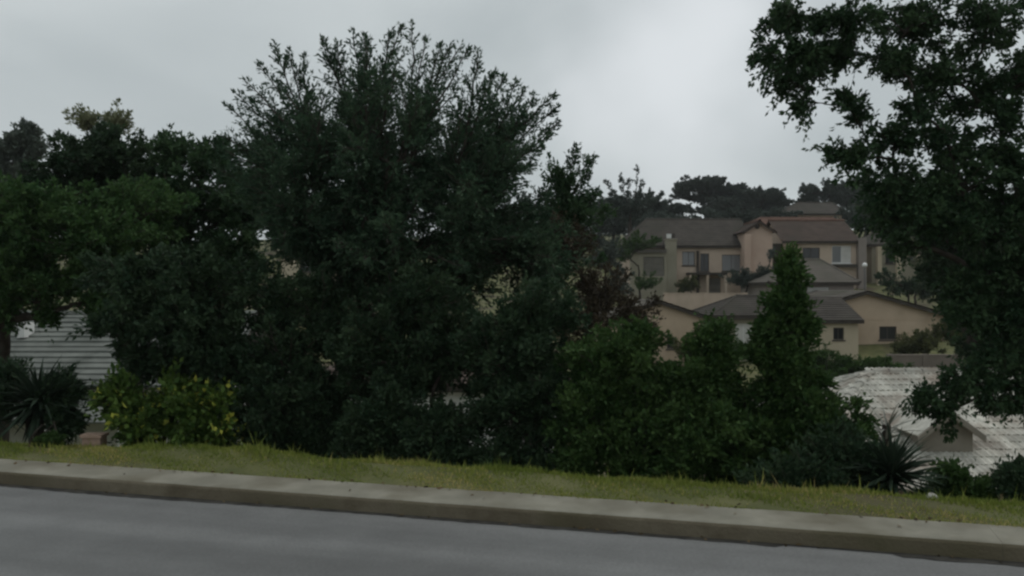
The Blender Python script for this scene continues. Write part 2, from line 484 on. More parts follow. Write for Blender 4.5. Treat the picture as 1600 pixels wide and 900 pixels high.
def build_grass():
    rng = np.random.default_rng(5)
    n = 160000
    s = rng.uniform(-17, 13, n); d = 7.70 + rng.beta(1.05, 1.25, n) * 1.75
    # ragged front edge creeping over the concrete
    edge = 7.752 + .034 * np.sin(s * 1.7) * np.sin(s * .6 + 2) + .022 * np.sin(s * 5.3 + 1) + .014 * np.sin(s * 13) + .01 * np.sin(s * 29)
    clump = np.sin(s * 3.1 + d * 4) * np.sin(s * 1.3 - d * 6) + .5 * np.sin(s * 9 + d * 11)
    worn = np.sin(s * 1.9 + 2) * np.sin(s * .7 + d * 5) + .4 * np.sin(s * 6.1 + d * 9)
    keep = (d > edge) & (rng.uniform(-1.9, 1.2, n) < clump + .75) & (rng.uniform(0, 1, n) > np.clip((worn - .55) * 1.6, 0, .93))
    s, d, clump = s[keep], d[keep], clump[keep]
    n = len(s)
    X = RT[0] * s + RN[0] * d; Y = RT[1] * s + RN[1] * d
    Z = np.maximum(ground(X, Y), np.where(d < 7.8, .134, -9)) - .004
    back = np.clip((d - 7.85) / .7, 0, 1)
    h = rng.uniform(.012, .036, n) * (1 + .45 * clump) * (.6 + 1.2 * back) * (1 + (rng.random(n) < .03) * 1.2)
    tuft = np.zeros(n)
    for ts, td in zip(rng.uniform(-15, 11, 46), rng.uniform(8.2, 8.95, 46)): tuft = np.maximum(tuft, np.exp(-((s - ts) ** 2 + (d - td) ** 2) / rng.uniform(.003, .02)))
    h = h * (1 + .7 * tuft)
    th = rng.uniform(0, 6.283, n); lean = rng.uniform(.1, .9, n)
    D = nrm(np.stack([np.cos(th) * lean, np.sin(th) * lean, np.ones(n)], -1))
    V, Q = leaf_arrays(np.stack([X, Y, Z], -1), D, h, rng.uniform(.006, .012, n), rng, .1)
    tint = np.clip(.46 + .30 * np.sin(s * .8 + 1) * np.sin(s * 2.3 + d * 3) + .1 * np.sin(s * 7 + d * 13) + rng.normal(0, .22, n) + .12 * (1 - back), 0, 1)
    o = np_mesh('verge_grass', V, Q, M['grass'], attr=np.repeat(tint, 4))
    tag(o, 'short yellowish green grass along the back of the pavement', 'grass', kind='stuff')
build_grass()

def fallen_leaves():
    rng = np.random.default_rng(15); n = 280
    s = rng.uniform(-15, 11, n); d = np.where(rng.random(n) < .7, 7.74 + rng.normal(0, .035, n), 7.215 + rng.normal(0, .02, n))
    d = np.where(rng.random(n) < .12, rng.uniform(7.3, 7.7, n), d); d = np.where((d > 7.22) & (d < 7.29), 7.2, d)
    X = RT[0] * s + RN[0] * d; Y = RT[1] * s + RN[1] * d; Z = np.where(d > 7.25, .142, .009)
    th = rng.uniform(0, 6.283, n)
    D = nrm(np.stack([np.cos(th), np.sin(th), rng.uniform(-.05, .25, n)], -1))
    V, Q = leaf_arrays(np.stack([X, Y, Z], -1), D, rng.uniform(.025, .06, n), rng.uniform(.015, .03, n), rng, .12)
    tag(np_mesh('fallen_leaves', V, Q, M['litterleaf'], attr=np.repeat(rng.random(n), 4)), 'scattered dead leaves along the kerb and the grass edge', 'litter', kind='stuff')
fallen_leaves()

# ------------------------------------------------------------------ trees and shrubs
def bez(a, c, b, n):
    t = np.linspace(0, 1, n)[:, None]
    return (1 - t) ** 2 * a + 2 * t * (1 - t) * c + t * t * b

def tree(name, label, cat, base, Y, lobes=(), tips=(), trunk=(.1, .5), leaf=(.09, .035), shoots=14, per=10, slen=.5, mat='lf_dark',
         habit=(.9, .7, .15), arch=-.15, seed=1, group=None, jitter=.5, droop=0., twig=.004, stems=1, leafspread=.05, limb=1., jlo=5, umin=.1, taper=.95, wig=.012):
    """lobes: (px, py, depth offset, rx px, ry px, rz m, tips); tips: (px, py, depth offset); measured at depth Y"""
    rng = np.random.default_rng(seed)
    base = np.array(base, float)
    T = []; hubs = []; own = []
    for li, (px, py, dy, rx, ry, rz, k) in enumerate(lobes):
        c = at(px, py, Y + dy); sc = (Y + dy) / F
        v = nrm(rng.normal(size=(k, 3))) * (rng.random((k, 1)) ** .42)
        T.append(c + v * np.array([rx * sc, rz, ry * sc])); hubs.append(c - base); own += [li] * k
    hubs = np.array(hubs)
    if len(tips):
        tp_ = np.array([at(q[0], q[1], Y + q[2]) for q in tips])
        T.append(tp_)
        own += [int(np.argmin(((hubs - (q - base)) ** 2).sum(1))) for q in tp_]
    rim = np.array([0] * (sum(map(len, T)) - len(tips)) + [q[3] if len(q) > 3 else 0 for q in tips])
    T = np.concatenate(T) - base
    H = T[:, 2].max()
    cen = T.mean(0)
    tr_top = np.array([cen[0] * .6, cen[1] * .6, max(.3, H * trunk[1])])
    paths = []; rads = []; limbs = []
    trunks = []
    for k in range(stems):
        off = np.array([rng.normal() * .12, rng.normal() * .12, 0]) * (stems > 1)
        top = tr_top + (np.array([rng.normal() * .35 * cen[2] * .4, rng.normal() * .2, 0]) if stems > 1 else 0)
        tp = bez(off, off * 1.2 + np.array([0, 0, tr_top[2] * .5]), top, 8)
        tp[1:-1] += rng.normal(0, .02 * H * .3, (6, 3)) * [1, 1, 0]
        trunks.append(tp)
        r0 = trunk[0] / math.sqrt(stems)
        paths.append(tp); rads.append(r0 * np.linspace(1.12, .62, 8))
    pts = [];
    LP = []; LD = []; LT = []
    hmin, hmax = T[:, 2].min(), T[:, 2].max()
    mains = [None] * len(hubs)
    order = np.argsort(((hubs - tr_top) ** 2).sum(1))
    nodes = [(tp[i], np.linalg.norm(tp[i]) * .25, -1) for tp in trunks for i in range(max(1, int(umin * 7)), 8)]
    par = {}
    for hi in order:
        hb = hubs[hi]
        NP = np.array([n_[0] for n_ in nodes]); dst = np.linalg.norm(NP - hb, axis=1)
        up_pen = np.maximum(0, NP[:, 2] - hb[2]) * .6            # limbs rather rise than fall
        kk = int(np.argmin(dst + np.array([n_[1] for n_ in nodes]) + up_pen))
        jp = nodes[kk][0]; par[hi] = nodes[kk][2]
        vec = (hb - jp) * .9; Ln = np.linalg.norm(vec)
        mp_ = bez(jp, jp + vec * .5 + np.array([rng.normal() * .12, rng.normal() * .12, arch * 1.3]) * Ln, jp + vec, 12)
        mp_[1:-1] += rng.normal(0, .012 * Ln, (10, 3))
        mains[hi] = mp_
        nodes += [(mp_[6], nodes[kk][1] + Ln * .15, hi), (mp_[-1], nodes[kk][1] + Ln * .3, hi)]
    cnt = {hi: 1 for hi in par}
    for hi in order[::-1]:
        if par[hi] >= 0: cnt[par[hi]] += cnt[hi]
    rad0 = {}
    for hi in order:
        r_ = min(trunk[0] * .8, trunk[0] * .75 * math.sqrt(cnt[hi] / max(1, len(hubs))) + .012) * limb
        if par[hi] >= 0: r_ = min(r_, rad0[par[hi]] * .8)
        rad0[hi] = r_
        paths.append(mains[hi]); rads.append(r_ * np.linspace(1, .6, 12))
    mains = [(mains[i], rad0[i]) for i in range(len(hubs))]
    for tip, ow, rm in zip(T, own, rim):
        mp_, mr_ = mains[ow]
        jp = mp_[rng.integers(jlo, 12)]
        vec = tip - jp; Ln = np.linalg.norm(vec)
        ctrl = jp + vec * .5 + np.array([rng.normal() * .08, rng.normal() * .08, arch]) * Ln * (.5 if rm else 1)
        m = 9
        P = bez(jp, ctrl, tip, m)
        P[1:-1] += rng.normal(0, (wig if not rm else .006) * Ln, (m - 2, 3))
        r0 = min(mr_ * .6, .006 + .010 * Ln)
        paths.append(P); rads.append(r0 * np.linspace(1, .18, m) + .002)
        # side shoots
        k = max(3, int(shoots * rng.uniform(.7, 1.3)))
        sl0 = slen
        if rm: k = int(k * 1.9); slen = sl0 * .92
        reach = min(.8, max(.1, 1 - (1.9 if rm else 2.6 * slen) / max(Ln, .1)))
        t = 1 - (1 - reach) * rng.random(k) ** 1.15
        t[0] = 1.0
        fi = t * (m - 1); i0 = np.minimum(fi.astype(int), m - 2); fr = (fi - i0)[:, None]
        sp = P[i0] * (1 - fr) + P[i0 + 1] * fr
        tg = nrm(P[i0 + 1] - P[i0])
        perp = rng.normal(size=(k, 3)); perp -= (perp * tg).sum(1, keepdims=True) * tg; perp = nrm(perp)
        D = nrm(tg * habit[0] + perp * habit[1] * rng.uniform(.5, 1.2, (k, 1)) + np.array([0, 0, habit[2]]))
        D[0] = tg[0]
        ln = slen * rng.uniform(.45, 1.1, k) * (1.25 - taper * ((t - reach) / (1 - reach + 1e-6)) ** 1.3)
        E = sp + D * ln[:, None] + np.array([0, 0, -1.]) * (droop * ln ** 2)[:, None]
        for q in range(k):
            mid = (sp[q] + E[q]) / 2 + np.array([0, 0, droop * ln[q] ** 2 * .3]) + rng.normal(0, .03 * ln[q], 3)
            paths.append(np.stack([sp[q], mid, E[q]])); rads.append(np.array([twig * 1.6, twig, twig * .35]))
        slen = sl0
        # leaves along the shoots
        q = np.repeat(np.arange(k), per)
        if taper > 1: q = q[rng.random(len(q)) < np.clip(1.8 * ln[q] / slen, .35, 1)]
        f = rng.uniform(.08, 1.02, len(q))[:, None]
        base_p = sp[q] * (1 - f) + E[q] * f + np.array([0, 0, 1.]) * (droop * ln[q] ** 2 * f[:, 0] * (1 - f[:, 0]) * 1.2)[:, None]
        dd = nrm(E - sp)[q]
        ld = nrm(dd * .75 + rng.normal(0, jitter, (len(q), 3)) + np.array([0, 0, .05 - droop * .4]))
        LP.append(base_p + rng.normal(0, leafspread, (len(q), 3)) * (1 - .6 * f)); LD.append(ld)
        clump = rng.normal(0, .13, k)[q] + rng.normal(0, .12)
        LT.append(np.clip(.45 + clump + rng.normal(0, .16, len(q)), 0, 1))
    LP = np.concatenate(LP); LD = np.concatenate(LD); LT = np.concatenate(LT)
    n = len(LP)
    V, Q = leaf_arrays(LP, LD, leaf[0] * rng.uniform(.6, 1.25, n), leaf[1] * rng.uniform(.7, 1.25, n), rng)
    root = empty(name, tuple(base))
    tag(root, label, cat, group)
    big = [i for i, p in enumerate(paths) if len(p) > 3]
    sm = [i for i, p in enumerate(paths) if len(p) == 3]
    nt_ = stems
    v, f = tube_np([paths[i] for i in big[:nt_]], [rads[i] for i in big[:nt_]], 9)
    np_mesh('trunk' if cat == 'tree' else 'stem', v, f, M['bark'], root, smooth=True)
    v, f = tube_np([paths[i] for i in big[nt_:]], [rads[i] for i in big[nt_:]], 5)
    sm = sm[::2]
    v2, f2 = tube_np([paths[i] for i in sm], [rads[i] for i in sm], 3)
    np_mesh('branches', np.concatenate([v, v2]), np.concatenate([f, f2 + len(v)]), M['bark'], root, smooth=True)
    c = np_mesh('crown' if cat == 'tree' else 'foliage', V, Q, M[mat], root, attr=np.repeat(LT, 4))
    tree.count += len(Q)
    return root
tree.count = 0

def tbase(px, Y, sink=.1):
    x = (px - 800) / F * Y
    return (x, Y, gz(x, Y) - sink)

# ---- the big feathery tree in the middle
rng0 = np.random.default_rng(77)
OX, OY = 612., 440.
outl = [(325, 330), (322, 252), (330, 203), (348, 158), (378, 118), (424, 60), (470, 76), (500, 50), (550, 38), (574, 48), (584, 100), (597, 175), (605, 100), (612, 36), (645, 26), (690, 62), (722, 62), (750, 72), (775, 104),
        (812, 118), (840, 140), (874, 140), (878, 185), (850, 222), (832, 255), (862, 292), (850, 340)]
oa = np.array([math.atan2(x - OX, OY - y) for x, y in outl]); orr = np.array([math.hypot(x - OX, OY - y) for x, y in outl])
tips = []
for (x, y) in outl[1:-1] + [(338, 228), (362, 138), (400, 92), (446, 70), (524, 60), (566, 44), (628, 30), (665, 50), (706, 60), (736, 66), (792, 112), (826, 132), (876, 160), (866, 205)]:
    if 584 < x < 606: continue
    tips.append((x + (OX - x) * .03, y + (OY - y) * .03, rng0.normal() * .45, 1))
for _ in range(230):
    a_ = rng0.uniform(oa[0], oa[-1]); dy_ = rng0.normal() * .95
    k_ = math.sqrt(max(.15, 1 - (dy_ / 2.6) ** 2))
    r_ = np.interp(a_, oa, orr) * k_ * (.36 + .52 * rng0.random())
    tips.append((OX + math.sin(a_) * r_, OY - math.cos(a_) * r_, dy_, 0))
lob = []
for a_ in np.linspace(oa[0] * .92, oa[-1] * .92, 11):
    for dy_ in (-.7, .5):
        r_ = np.interp(a_, oa, orr) * .52
        lob.append((OX + math.sin(a_) * r_, OY - math.cos(a_) * r_, dy_, 20, 20, .3, 1))
lob += [(610, 300, -.6, 120, 60, 1.4, 26), (640, 390, -.8, 210, 70, 1.9, 36), (470, 370, -.4, 100, 70, 1.4, 30), (820, 400, -.3, 100, 80, 1.4, 34), (560, 330, -.3, 120, 50, 1.5, 20), (740, 320, -.3, 90, 50, 1.4, 14), (560, 430, .2, 120, 60, 1.2, 20), (740, 430, .2, 100, 60, 1.2, 20)]
tree('feathery_tree', 'tallest dark tree with feathery upswept branches in the middle of the verge', 'tree', tbase(630, 13.2), 13.2, lob, tips, (.20, .42), (.070, .027), 29, 15, .62,
     'lf_feather', (1.0, .85, .05), .03, 3, stems=2, jitter=.34, leafspread=.02, taper=1.15, wig=.02, jlo=4, droop=.1)
# lower skirt of the same thicket: shrubs in front of and below it
def shrub(label, px, Y, lobes, mat, seed, leaf=(.068, .035), shoots=16, per=17, slen=.34, group='dark shrubs along the verge', name='dark_shrub', **k):
    return tree(name, label, 'shrub', tbase(px, Y), Y, lobes, (), (.05, .5), leaf, shoots, per, slen, mat, (.8, .8, .2), .05, seed, group, stems=3, **k)

shrub('near black shrub under the left side of the tall feathery tree', 455, 11.6, [(400, 690, -.5, 60, 25, .4, 12), (500, 695, -.5, 80, 25, .4, 16), (525, 490, .3, 60, 90, .8, 26), (450, 560, 0, 90, 90, .7, 40), (420, 640, -.4, 75, 55, .6, 26), (500, 640, -.3, 90, 60, .6, 32), (450, 470, .3, 85, 60, .7, 26)], 'lf_deep', 21)
shrub('near black shrub directly below the middle of the tall feathery tree', 640, 10.9, [(600, 710, -.5, 80, 22, .4, 16), (700, 722, -.6, 80, 20, .4, 18), (560, 560, .3, 60, 90, .7, 22), (720, 520, .5, 60, 100, .8, 30), (630, 560, .2, 110, 90, .7, 42), (600, 660, -.3, 90, 55, .5, 30), (690, 670, -.4, 90, 55, .5, 32), (640, 470, .4, 110, 60, .8, 30)], 'lf_deep', 22)
shrub('dark shrub below the right side of the tall feathery tree', 810, 10.6, [(790, 722, -.5, 70, 20, .4, 14), (860, 725, -.5, 60, 20, .4, 12), (800, 560, .2, 90, 90, .7, 44), (790, 650, -.2, 80, 55, .5, 24), (850, 640, -.2, 70, 65, .5, 24), (830, 480, .4, 90, 60, .8, 28)], 'lf_deep', 23)

# ---- the green shrub row right of it
shrub('rounded green shrub left of the cone shaped tree, beside the brown bush', 960, 10.2, [(920, 722, -.4, 60, 20, .3, 14), (1000, 730, -.4, 60, 20, .3, 14), (960, 580, 0, 85, 70, .6, 52), (930, 660, -.2, 80, 70, .5, 34), (1010, 670, -.2, 70, 65, .5, 30), (990, 540, .2, 50, 35, .4, 14)], 'lf_mid', 31, name='green_shrub', group='green shrubs along the verge')
shrub('green shrub with an upright sprig, pressed against the cone shaped tree', 1095, 9.9, [(1090, 738, -.4, 70, 20, .3, 16), (1100, 590, .1, 65, 65, .5, 36), (1090, 680, -.2, 75, 60, .5, 36), (1112, 535, .2, 26, 34, .25, 9), (1050, 610, .2, 40, 50, .4, 16), (1150, 640, .2, 45, 50, .4, 18)], 'lf_mid', 32, name='green_shrub', group='green shrubs along the verge')
tree('cone_shaped_tree', 'dense dark green tree tapering to a point in front of the houses', 'tree', tbase(1228, 9.9), 9.9,
     [(1233, 445, 0, 8, 26, .08, 4), (1229, 482, 0, 18, 18, .18, 7), (1230, 515, 0, 32, 22, .28, 13), (1222, 550, 0, 50, 26, .4, 18), (1228, 600, 0, 72, 36, .6, 24), (1240, 660, -.1, 115, 55, .7, 48), (1200, 700, -.3, 100, 45, .6, 36), (1300, 700, -.3, 75, 60, .6, 34)],
     [(1238, 400, 0), (1229, 420, 0), (1242, 436, 0), (1270, 510, 0), (1186, 520, 0)], (.08, .75), (.075, .038), 15, 18, .28, 'lf_mid', (.8, .75, .2), .0, 33)
shrub('low dark shrub between the cone shaped tree and the spiky plant', 1320, 9.1, [(1240, 755, -.3, 80, 16, .3, 18), (1310, 720, 0, 50, 45, .35, 30), (1355, 735, -.1, 28, 35, .3, 12)], 'lf_deep', 34, leaf=(.06, .03))
shrub('small leafy shrub in front of the pale tiled roof', 1490, 8.9, [(1490, 748, 0, 24, 32, .22, 8), (1520, 772, 0, 34, 16, .22, 9), (1455, 777, 0, 22, 14, .2, 5)], 'lf_mid', 35, name='green_shrub', group='green shrubs along the verge', per=11, slen=.2)
shrub('dark shrub cut by the right edge of the picture', 1610, 8.4, [(1610, 755, 0, 36, 35, .3, 20), (1660, 740, 0, 50, 50, .35, 20)], 'lf_deep', 36, per=12, slen=.2)
# ---- brown twiggy bush, sparse
tree('brown_bush', 'sparse reddish brown bush left of the houses', 'shrub', tbase(960, 13.5), 13.5,
     [(935, 450, 0, 60, 70, .8, 24), (1005, 490, .2, 32, 44, .4, 13), (920, 510, 0, 70, 70, .7, 20), (885, 370, 0, 50, 50, .6, 14)], (), (.06, .5), (.06, .03), 12, 11, .4, 'lf_brown', (.8, .8, .1), .0, 41, stems=3, leafspread=.03)
tree('small_leaved_tree', 'thin tree with open leafy sprigs against the sky, right of the tallest tree', 'tree', tbase(880, 15.5), 15.5,
     [(890, 330, 0, 70, 50, .8, 24), (880, 290, .2, 40, 30, .5, 8), (860, 400, 0, 80, 70, .8, 28)],
     [(898, 236, 0), (925, 250, .3), (872, 268, 0), (915, 275, -.3), (930, 300, .2), (950, 330, 0), (860, 250, .4)], (.07, .6), (.075, .042), 13, 13, .4, 'lf_dark', (.9, .7, .2), -.05, 42)

# ---- right-hand broadleaved tree
rl = [(1245, 30, .2, 55, 26, .6, 12), (1215, 85, 0, 22, 30, .3, 6), (1262, 90, 0, 40, 24, .4, 10), (1250, 130, 0, 26, 16, .3, 5), (1330, 35, 0, 62, 26, .7, 12), (1320, 85, .3, 55, 18, .5, 10), (1430, 30, 0, 80, 34, .8, 16), (1545, 35, 0, 80, 45, .9, 18),
      (1258, 160, 0, 8, 12, .08, 2), (1322, 165, 0, 14, 20, .12, 4), (1340, 192, .1, 10, 14, .12, 2), (1395, 95, 0, 50, 22, .6, 9), (1480, 115, .2, 80, 34, .7, 18), (1540, 165, .2, 60, 26, .6, 10), (1580, 130, .2, 50, 34, .7, 10),
      (1430, 175, 0, 40, 16, .4, 6), (1400, 215, 0, 60, 20, .5, 10), (1335, 248, 0, 34, 16, .35, 6), (1302, 240, 0, 12, 10, .15, 2), (1480, 215, .2, 56, 20, .5, 9), (1565, 205, .4, 44, 18, .5, 6), (1400, 280, .1, 60, 26, .6, 12), (1500, 280, 0, 80, 34, .7, 20), (1540, 245, .3, 70, 26, .7, 12), (1590, 265, .3, 50, 30, .6, 10),
      (1590, 320, 0, 66, 40, .8, 18), (1430, 330, 0, 65, 34, .6, 16), (1530, 360, 0, 85, 45, .7, 24), (1370, 310, .2, 40, 24, .5, 7), (1400, 375, .2, 30, 20, .4, 4), (1590, 430, 0, 60, 45, .7, 22), (1515, 430, .1, 50, 40, .5, 16), (1575, 500, 0, 50, 45, .6, 22), (1505, 490, 0, 34, 34, .4, 12), (1590, 560, 0, 40, 40, .5, 14),
      (1560, 565, -.1, 34, 24, .4, 8), (1500, 590, -.2, 30, 20, .3, 9), (1452, 630, -.2, 20, 22, .2, 7), (1482, 645, -.2, 14, 26, .2, 5), (1540, 612, -.2, 22, 22, .25, 7), (1592, 615, -.1, 24, 38, .3, 8),
      (1700, 60, 0, 110, 90, 1.2, 24), (1720, 220, 0, 110, 90, 1.2, 26), (1700, 380, 0, 90, 90, 1.1, 22), (1500, -60, 0, 120, 45, 1.1, 18), (1350, -50, 0, 90, 36, .9, 12), (1640, -70, 0, 110, 60, 1.1, 18), (1850, 150, 0, 80, 120, 1.1, 20)]
tree('broadleaved_tree', 'large broadleaved tree reaching in from the right with a drooping lower bough', 'tree', tbase(1690, 12.8), 11.5, rl, [(1190, 60, .2), (1200, 130, 0), (1183, 92, .1), (1222, 15, .1), (1258, 172, 0)],
     (.17, .55), (.076, .040), 12, 14, .36, 'lf_dark', (.8, .8, .0), .08, 51, droop=.7, leafspread=.035, limb=.8, jlo=8, umin=.4)
tree('dense_tree', 'dense dark tree behind the drooping bough, hiding the right hand houses', 'tree', tbase(1530, 27), 27,
     [(1480, 345, 0, 100, 50, 2.2, 40), (1550, 420, 0, 90, 80, 2.4, 52), (1600, 340, 0, 110, 70, 2.4, 40), (1565, 520, 0, 70, 60, 2., 40), (1500, 420, 0, 60, 60, 1.6, 24), (1385, 330, .5, 46, 36, 1.2, 16), (1480, 420, 0, 30, 40, .9, 9), (1500, 480, 0, 30, 40, .8, 9)],
     (), (.3, .5), (.17, .085), 16, 14, .8, 'lf_deep', (.8, .8, .15), .0, 52)

# ---- left-hand trees
tree('leafy_tree', 'mid green broad tree filling the far left edge', 'tree', tbase(-150, 15.5), 15.5,
     [(60, 330, 0, 110, 55, 1.3, 50), (160, 370, 0, 110, 60, 1.3, 46), (20, 405, -.3, 80, 45, 1., 26), (130, 430, -.2, 80, 34, .8, 22), (60, 455, -.4, 50, 30, .5, 14), (0, 470, -.4, 40, 40, .5, 12), (70, 495, -.4, 12, 16, .2, 3), (170, 465, -.3, 50, 26, .5, 12), (-80, 340, 0, 110, 90, 1.3, 36), (230, 330, .4, 80, 50, 1., 24)], (), (.16, .5), (.095, .05), 16, 15, .5, 'lf_green', (.8, .8, .1), .05, 61)
tree('dark_crowned_tree', 'dark round crowned tree standing above its neighbours on the left', 'tree', tbase(235, 18), 18,
     [(160, 245, 0, 75, 42, 1.3, 46), (120, 290, 0, 80, 50, 1.2, 30), (210, 290, 0, 70, 55, 1.2, 30)], [(95, 215, 0), (235, 235, 0), (215, 215, 0)], (.18, .6), (.10, .055), 16, 15, .5, 'lf_deep', (.8, .8, .1), .0, 62)
tree('pale_sprigged_tree', 'taller tree on the left whose two pale leafy sprigs rise above the dark crown', 'tree', tbase(220, 21), 21,
     [(127, 192, 0, 20, 14, .4, 8), (180, 188, 0, 20, 14, .4, 8), (150, 240, 0, 40, 30, .6, 10)], [(108, 178, 0), (128, 172, 0), (183, 166, 0), (196, 182, 0), (145, 186, 0)], (.12, .7), (.11, .05), 9, 10, .45, 'lf_pale', (.9, .7, .2), -.05, 63)
tree('lumpy_tree', 'lumpy topped dark tree between the tallest tree and the left group', 'tree', tbase(310, 17.5), 17.5,
     [(270, 245, 0, 36, 25, .7, 14), (325, 250, 0, 40, 22, .7, 14), (300, 320, 0, 100, 60, 1.2, 46), (330, 420, -.3, 90, 70, 1.2, 40), (390, 330, 0, 70, 80, 1.1, 24), (375, 400, -.4, 60, 60, .8, 22), (250, 400, 0, 60, 50, .9, 16), (385, 300, .6, 50, 60, .8, 20)], [(255, 216, 0), (285, 220, 0), (322, 226, 0), (345, 224, 0)], (.16, .5), (.10, .055), 16, 15, .45, 'lf_dark', (.8, .8, .15), .0, 64)
tree('round_grey_tree', 'round grey green tree farther off at the left edge', 'tree', tbase(40, 48), 48,
     [(42, 225, 0, 30, 32, 1.1, 40), (-30, 240, 0, 40, 30, 1.3, 30), (10, 260, 0, 60, 30, 1.3, 30)], (), (.3, .6), (.22, .11), 14, 12, .9, 'lf_grey', (.8, .8, .15), .0, 65)
tree('slanting_tree', 'low dark tree with a bare lower trunk beside the yellow leaved shrub', 'tree', tbase(300, 11.6), 11.6,
     [(225, 480, 0, 60, 40, .7, 24), (160, 505, 0, 24, 12, .3, 4), (205, 545, 0, 26, 20, .3, 6), (300, 500, 0, 90, 60, .9, 40), (265, 570, 0, 50, 30, .5, 16), (370, 560, 0, 60, 70, .7, 24), (220, 430, .4, 110, 40, .9, 24), (330, 440, .3, 90, 50, .9, 24)], (), (.10, .45), (.085, .045), 14, 15, .36, 'lf_deep', (.8, .8, .0), .08, 66, droop=.3)
shrub('yellow tipped leafy shrub at the foot of the low dark tree', 245, 11.0, [(225, 655, 0, 60, 36, .5, 22), (300, 655, -.1, 50, 38, .4, 14), (185, 620, .1, 26, 16, .3, 6), (350, 660, 0, 34, 35, .3, 8), (270, 610, .1, 40, 16, .3, 5)], 'lf_yellow', 71, name='yellow_leaved_shrub', group=None, leaf=(.095, .055), per=12, slen=.42)
shrub('dark shrub tangled with the sword leaved plant at the left', 60, 11.2, [(90, 615, 0, 26, 26, .3, 8), (5, 605, 0, 34, 36, .4, 12), (100, 660, -.1, 22, 24, .3, 6)], 'lf_deep', 72, leaf=(.09, .03))
tree('clipped_bush', 'small round clipped bush on the grass at the left', 'shrub', tbase(75, 10.55, .02), 10.55, [(76, 690, 0, 24, 13, .2, 46)], (), (.02, .4), (.03, .018), 12, 22, .07, 'lf_mid', (.8, .8, .2), .0, 73, stems=3, leafspread=.01, twig=.002)

# ---- palm at the left edge: each frond a part
def palm(px, Y, py_crown, label):
    base = np.array(tbase(px, Y)); rng = np.random.default_rng(8)
    top = at(px + 6, py_crown, Y) - base
    root = empty('palm_tree', tuple(base)); tag(root, label, 'tree')
    P = bez(np.zeros(3), np.array([-.1, 0, top[2] * .5]), top, 16)
    r = np.linspace(.17, .12, 16) * (1 + .07 * np.tile([1, -1], 8))
    v, f = tube_np([P], [r], 10); np_mesh('trunk', v, f, M['bark'], root, smooth=True)
    # one frond along +X, drooping
    n = 26; t = np.linspace(0, 1, n); Ln = 1.3
    rach = np.stack([Ln * t * (1 - .22 * t), np.zeros(n), .35 * t - 1.15 * t * t], -1)
    v1, f1 = tube_np([rach], [np.linspace(.014, .003, n)], 4)
    LP = []; LD = []
    for i in range(2, n):
        for s in (-1, 1):
            for e in range(2):
                LP.append(rach[i]); LD.append([.55, s * 1.0, -.35 - .4 * t[i] + rng.normal(0, .12)])
    LP = np.array(LP); LD = nrm(np.array(LD))
    V, Q = leaf_arrays(LP, LD, .42 * rng.uniform(.7, 1.1, len(LP)), np.full(len(LP), .03), rng, .1)
    me_o = np_mesh('frond', np.concatenate([v1, V]), np.concatenate([np.concatenate([f1[:, [0, 1, 2]], f1[:, [0, 2, 3]]]), Q + len(v1)]), M['palmleaf'], root)
    fr = [me_o] + [bpy.data.objects.new('frond', me_o.data) for _ in range(19)]
    for k, o in enumerate(fr):
        if k: COL.objects.link(o); o.parent = root
        o.location = tuple(top)
        o.rotation_euler = (0, rng.uniform(-.9, .75), k * 2.399 + rng.uniform(-.2, .2))
        s = rng.uniform(.75, 1.05); o.scale = (s, s, s)
palm(4, 16.6, 395, 'palm with drooping fronds and a thick trunk at the left edge')

# ---- spiky plants: each blade a part
def spiky(name, label, px, py, Y, n, Ln, wd, mat, seed, lo=-.25):
    rng = np.random.default_rng(seed)
    c = at(px, py, Y); g = gz(c[0], Y)
    root = empty(name, (c[0], Y, g - .05)); tag(root, label, 'plant')
    h = max(.1, c[2] - g + .05)
    m = MB(); m.tube([(0, 0, 0), (.01, 0, h * .5), (0, 0, h + .03)], [.07, .06, .05], 8); m.build('stem', M['bark'], root)
    m = MB(); k = 6
    prev = None
    for i in range(k + 1):
        t = i / k; x = Ln * t; z = -.22 * Ln * t * t
        wv = wd * (.55 + .45 * math.sin(min(1, t * 2.2) * 1.57)) * (1 - t ** 2.2) + .001
        cur = [(x, -wv / 2, z + wv * .22), (x, 0, z), (x, wv / 2, z + wv * .22)]
        if prev:
            m.poly([prev[0], prev[1], cur[1], cur[0]]); m.poly([prev[1], prev[2], cur[2], cur[1]])
        prev = cur
    me = bpy.data.meshes.new('leaf'); me.from_pydata(m.v, [], m.f); me.materials.append(M[mat]); me.update()
    for i in range(n):
        o = bpy.data.objects.new('leaf', me); COL.objects.link(o); o.parent = root
        el = math.asin(lo + (1 - lo) * ((i + .5) / n) ** .9)
        o.location = (0, 0, h * rng.uniform(.75, 1.0))
        o.rotation_euler = (rng.uniform(-.5, .5), -el + rng.normal() * .06, i * 2.39996 + rng.normal() * .1)
        s = rng.uniform(.75, 1.08); o.scale = (s, s, s)
spiky('spiky_plant', 'dark spiky plant with stiff pointed leaves beside the green shrubs', 1393, 735, 8.75, 170, .52, .050, 'yucca', 3, -.15)
spiky('fronded_plant', 'large dark plant with arching sword shaped leaves at the left edge', 60, 622, 11.1, 230, .66, .06, 'yucca', 12, -.6)
spiky('fronded_plant', 'dark sword leaved plant cut by the left edge of the picture', -40, 625, 11.7, 150, .75, .06, 'yucca', 13, -.5)
spiky('spiky_plant', 'pale greyish spiky plant rising behind the dark spiky one', 1385, 668, 10.4, 46, .44, .03, 'paleblade', 4, .0)

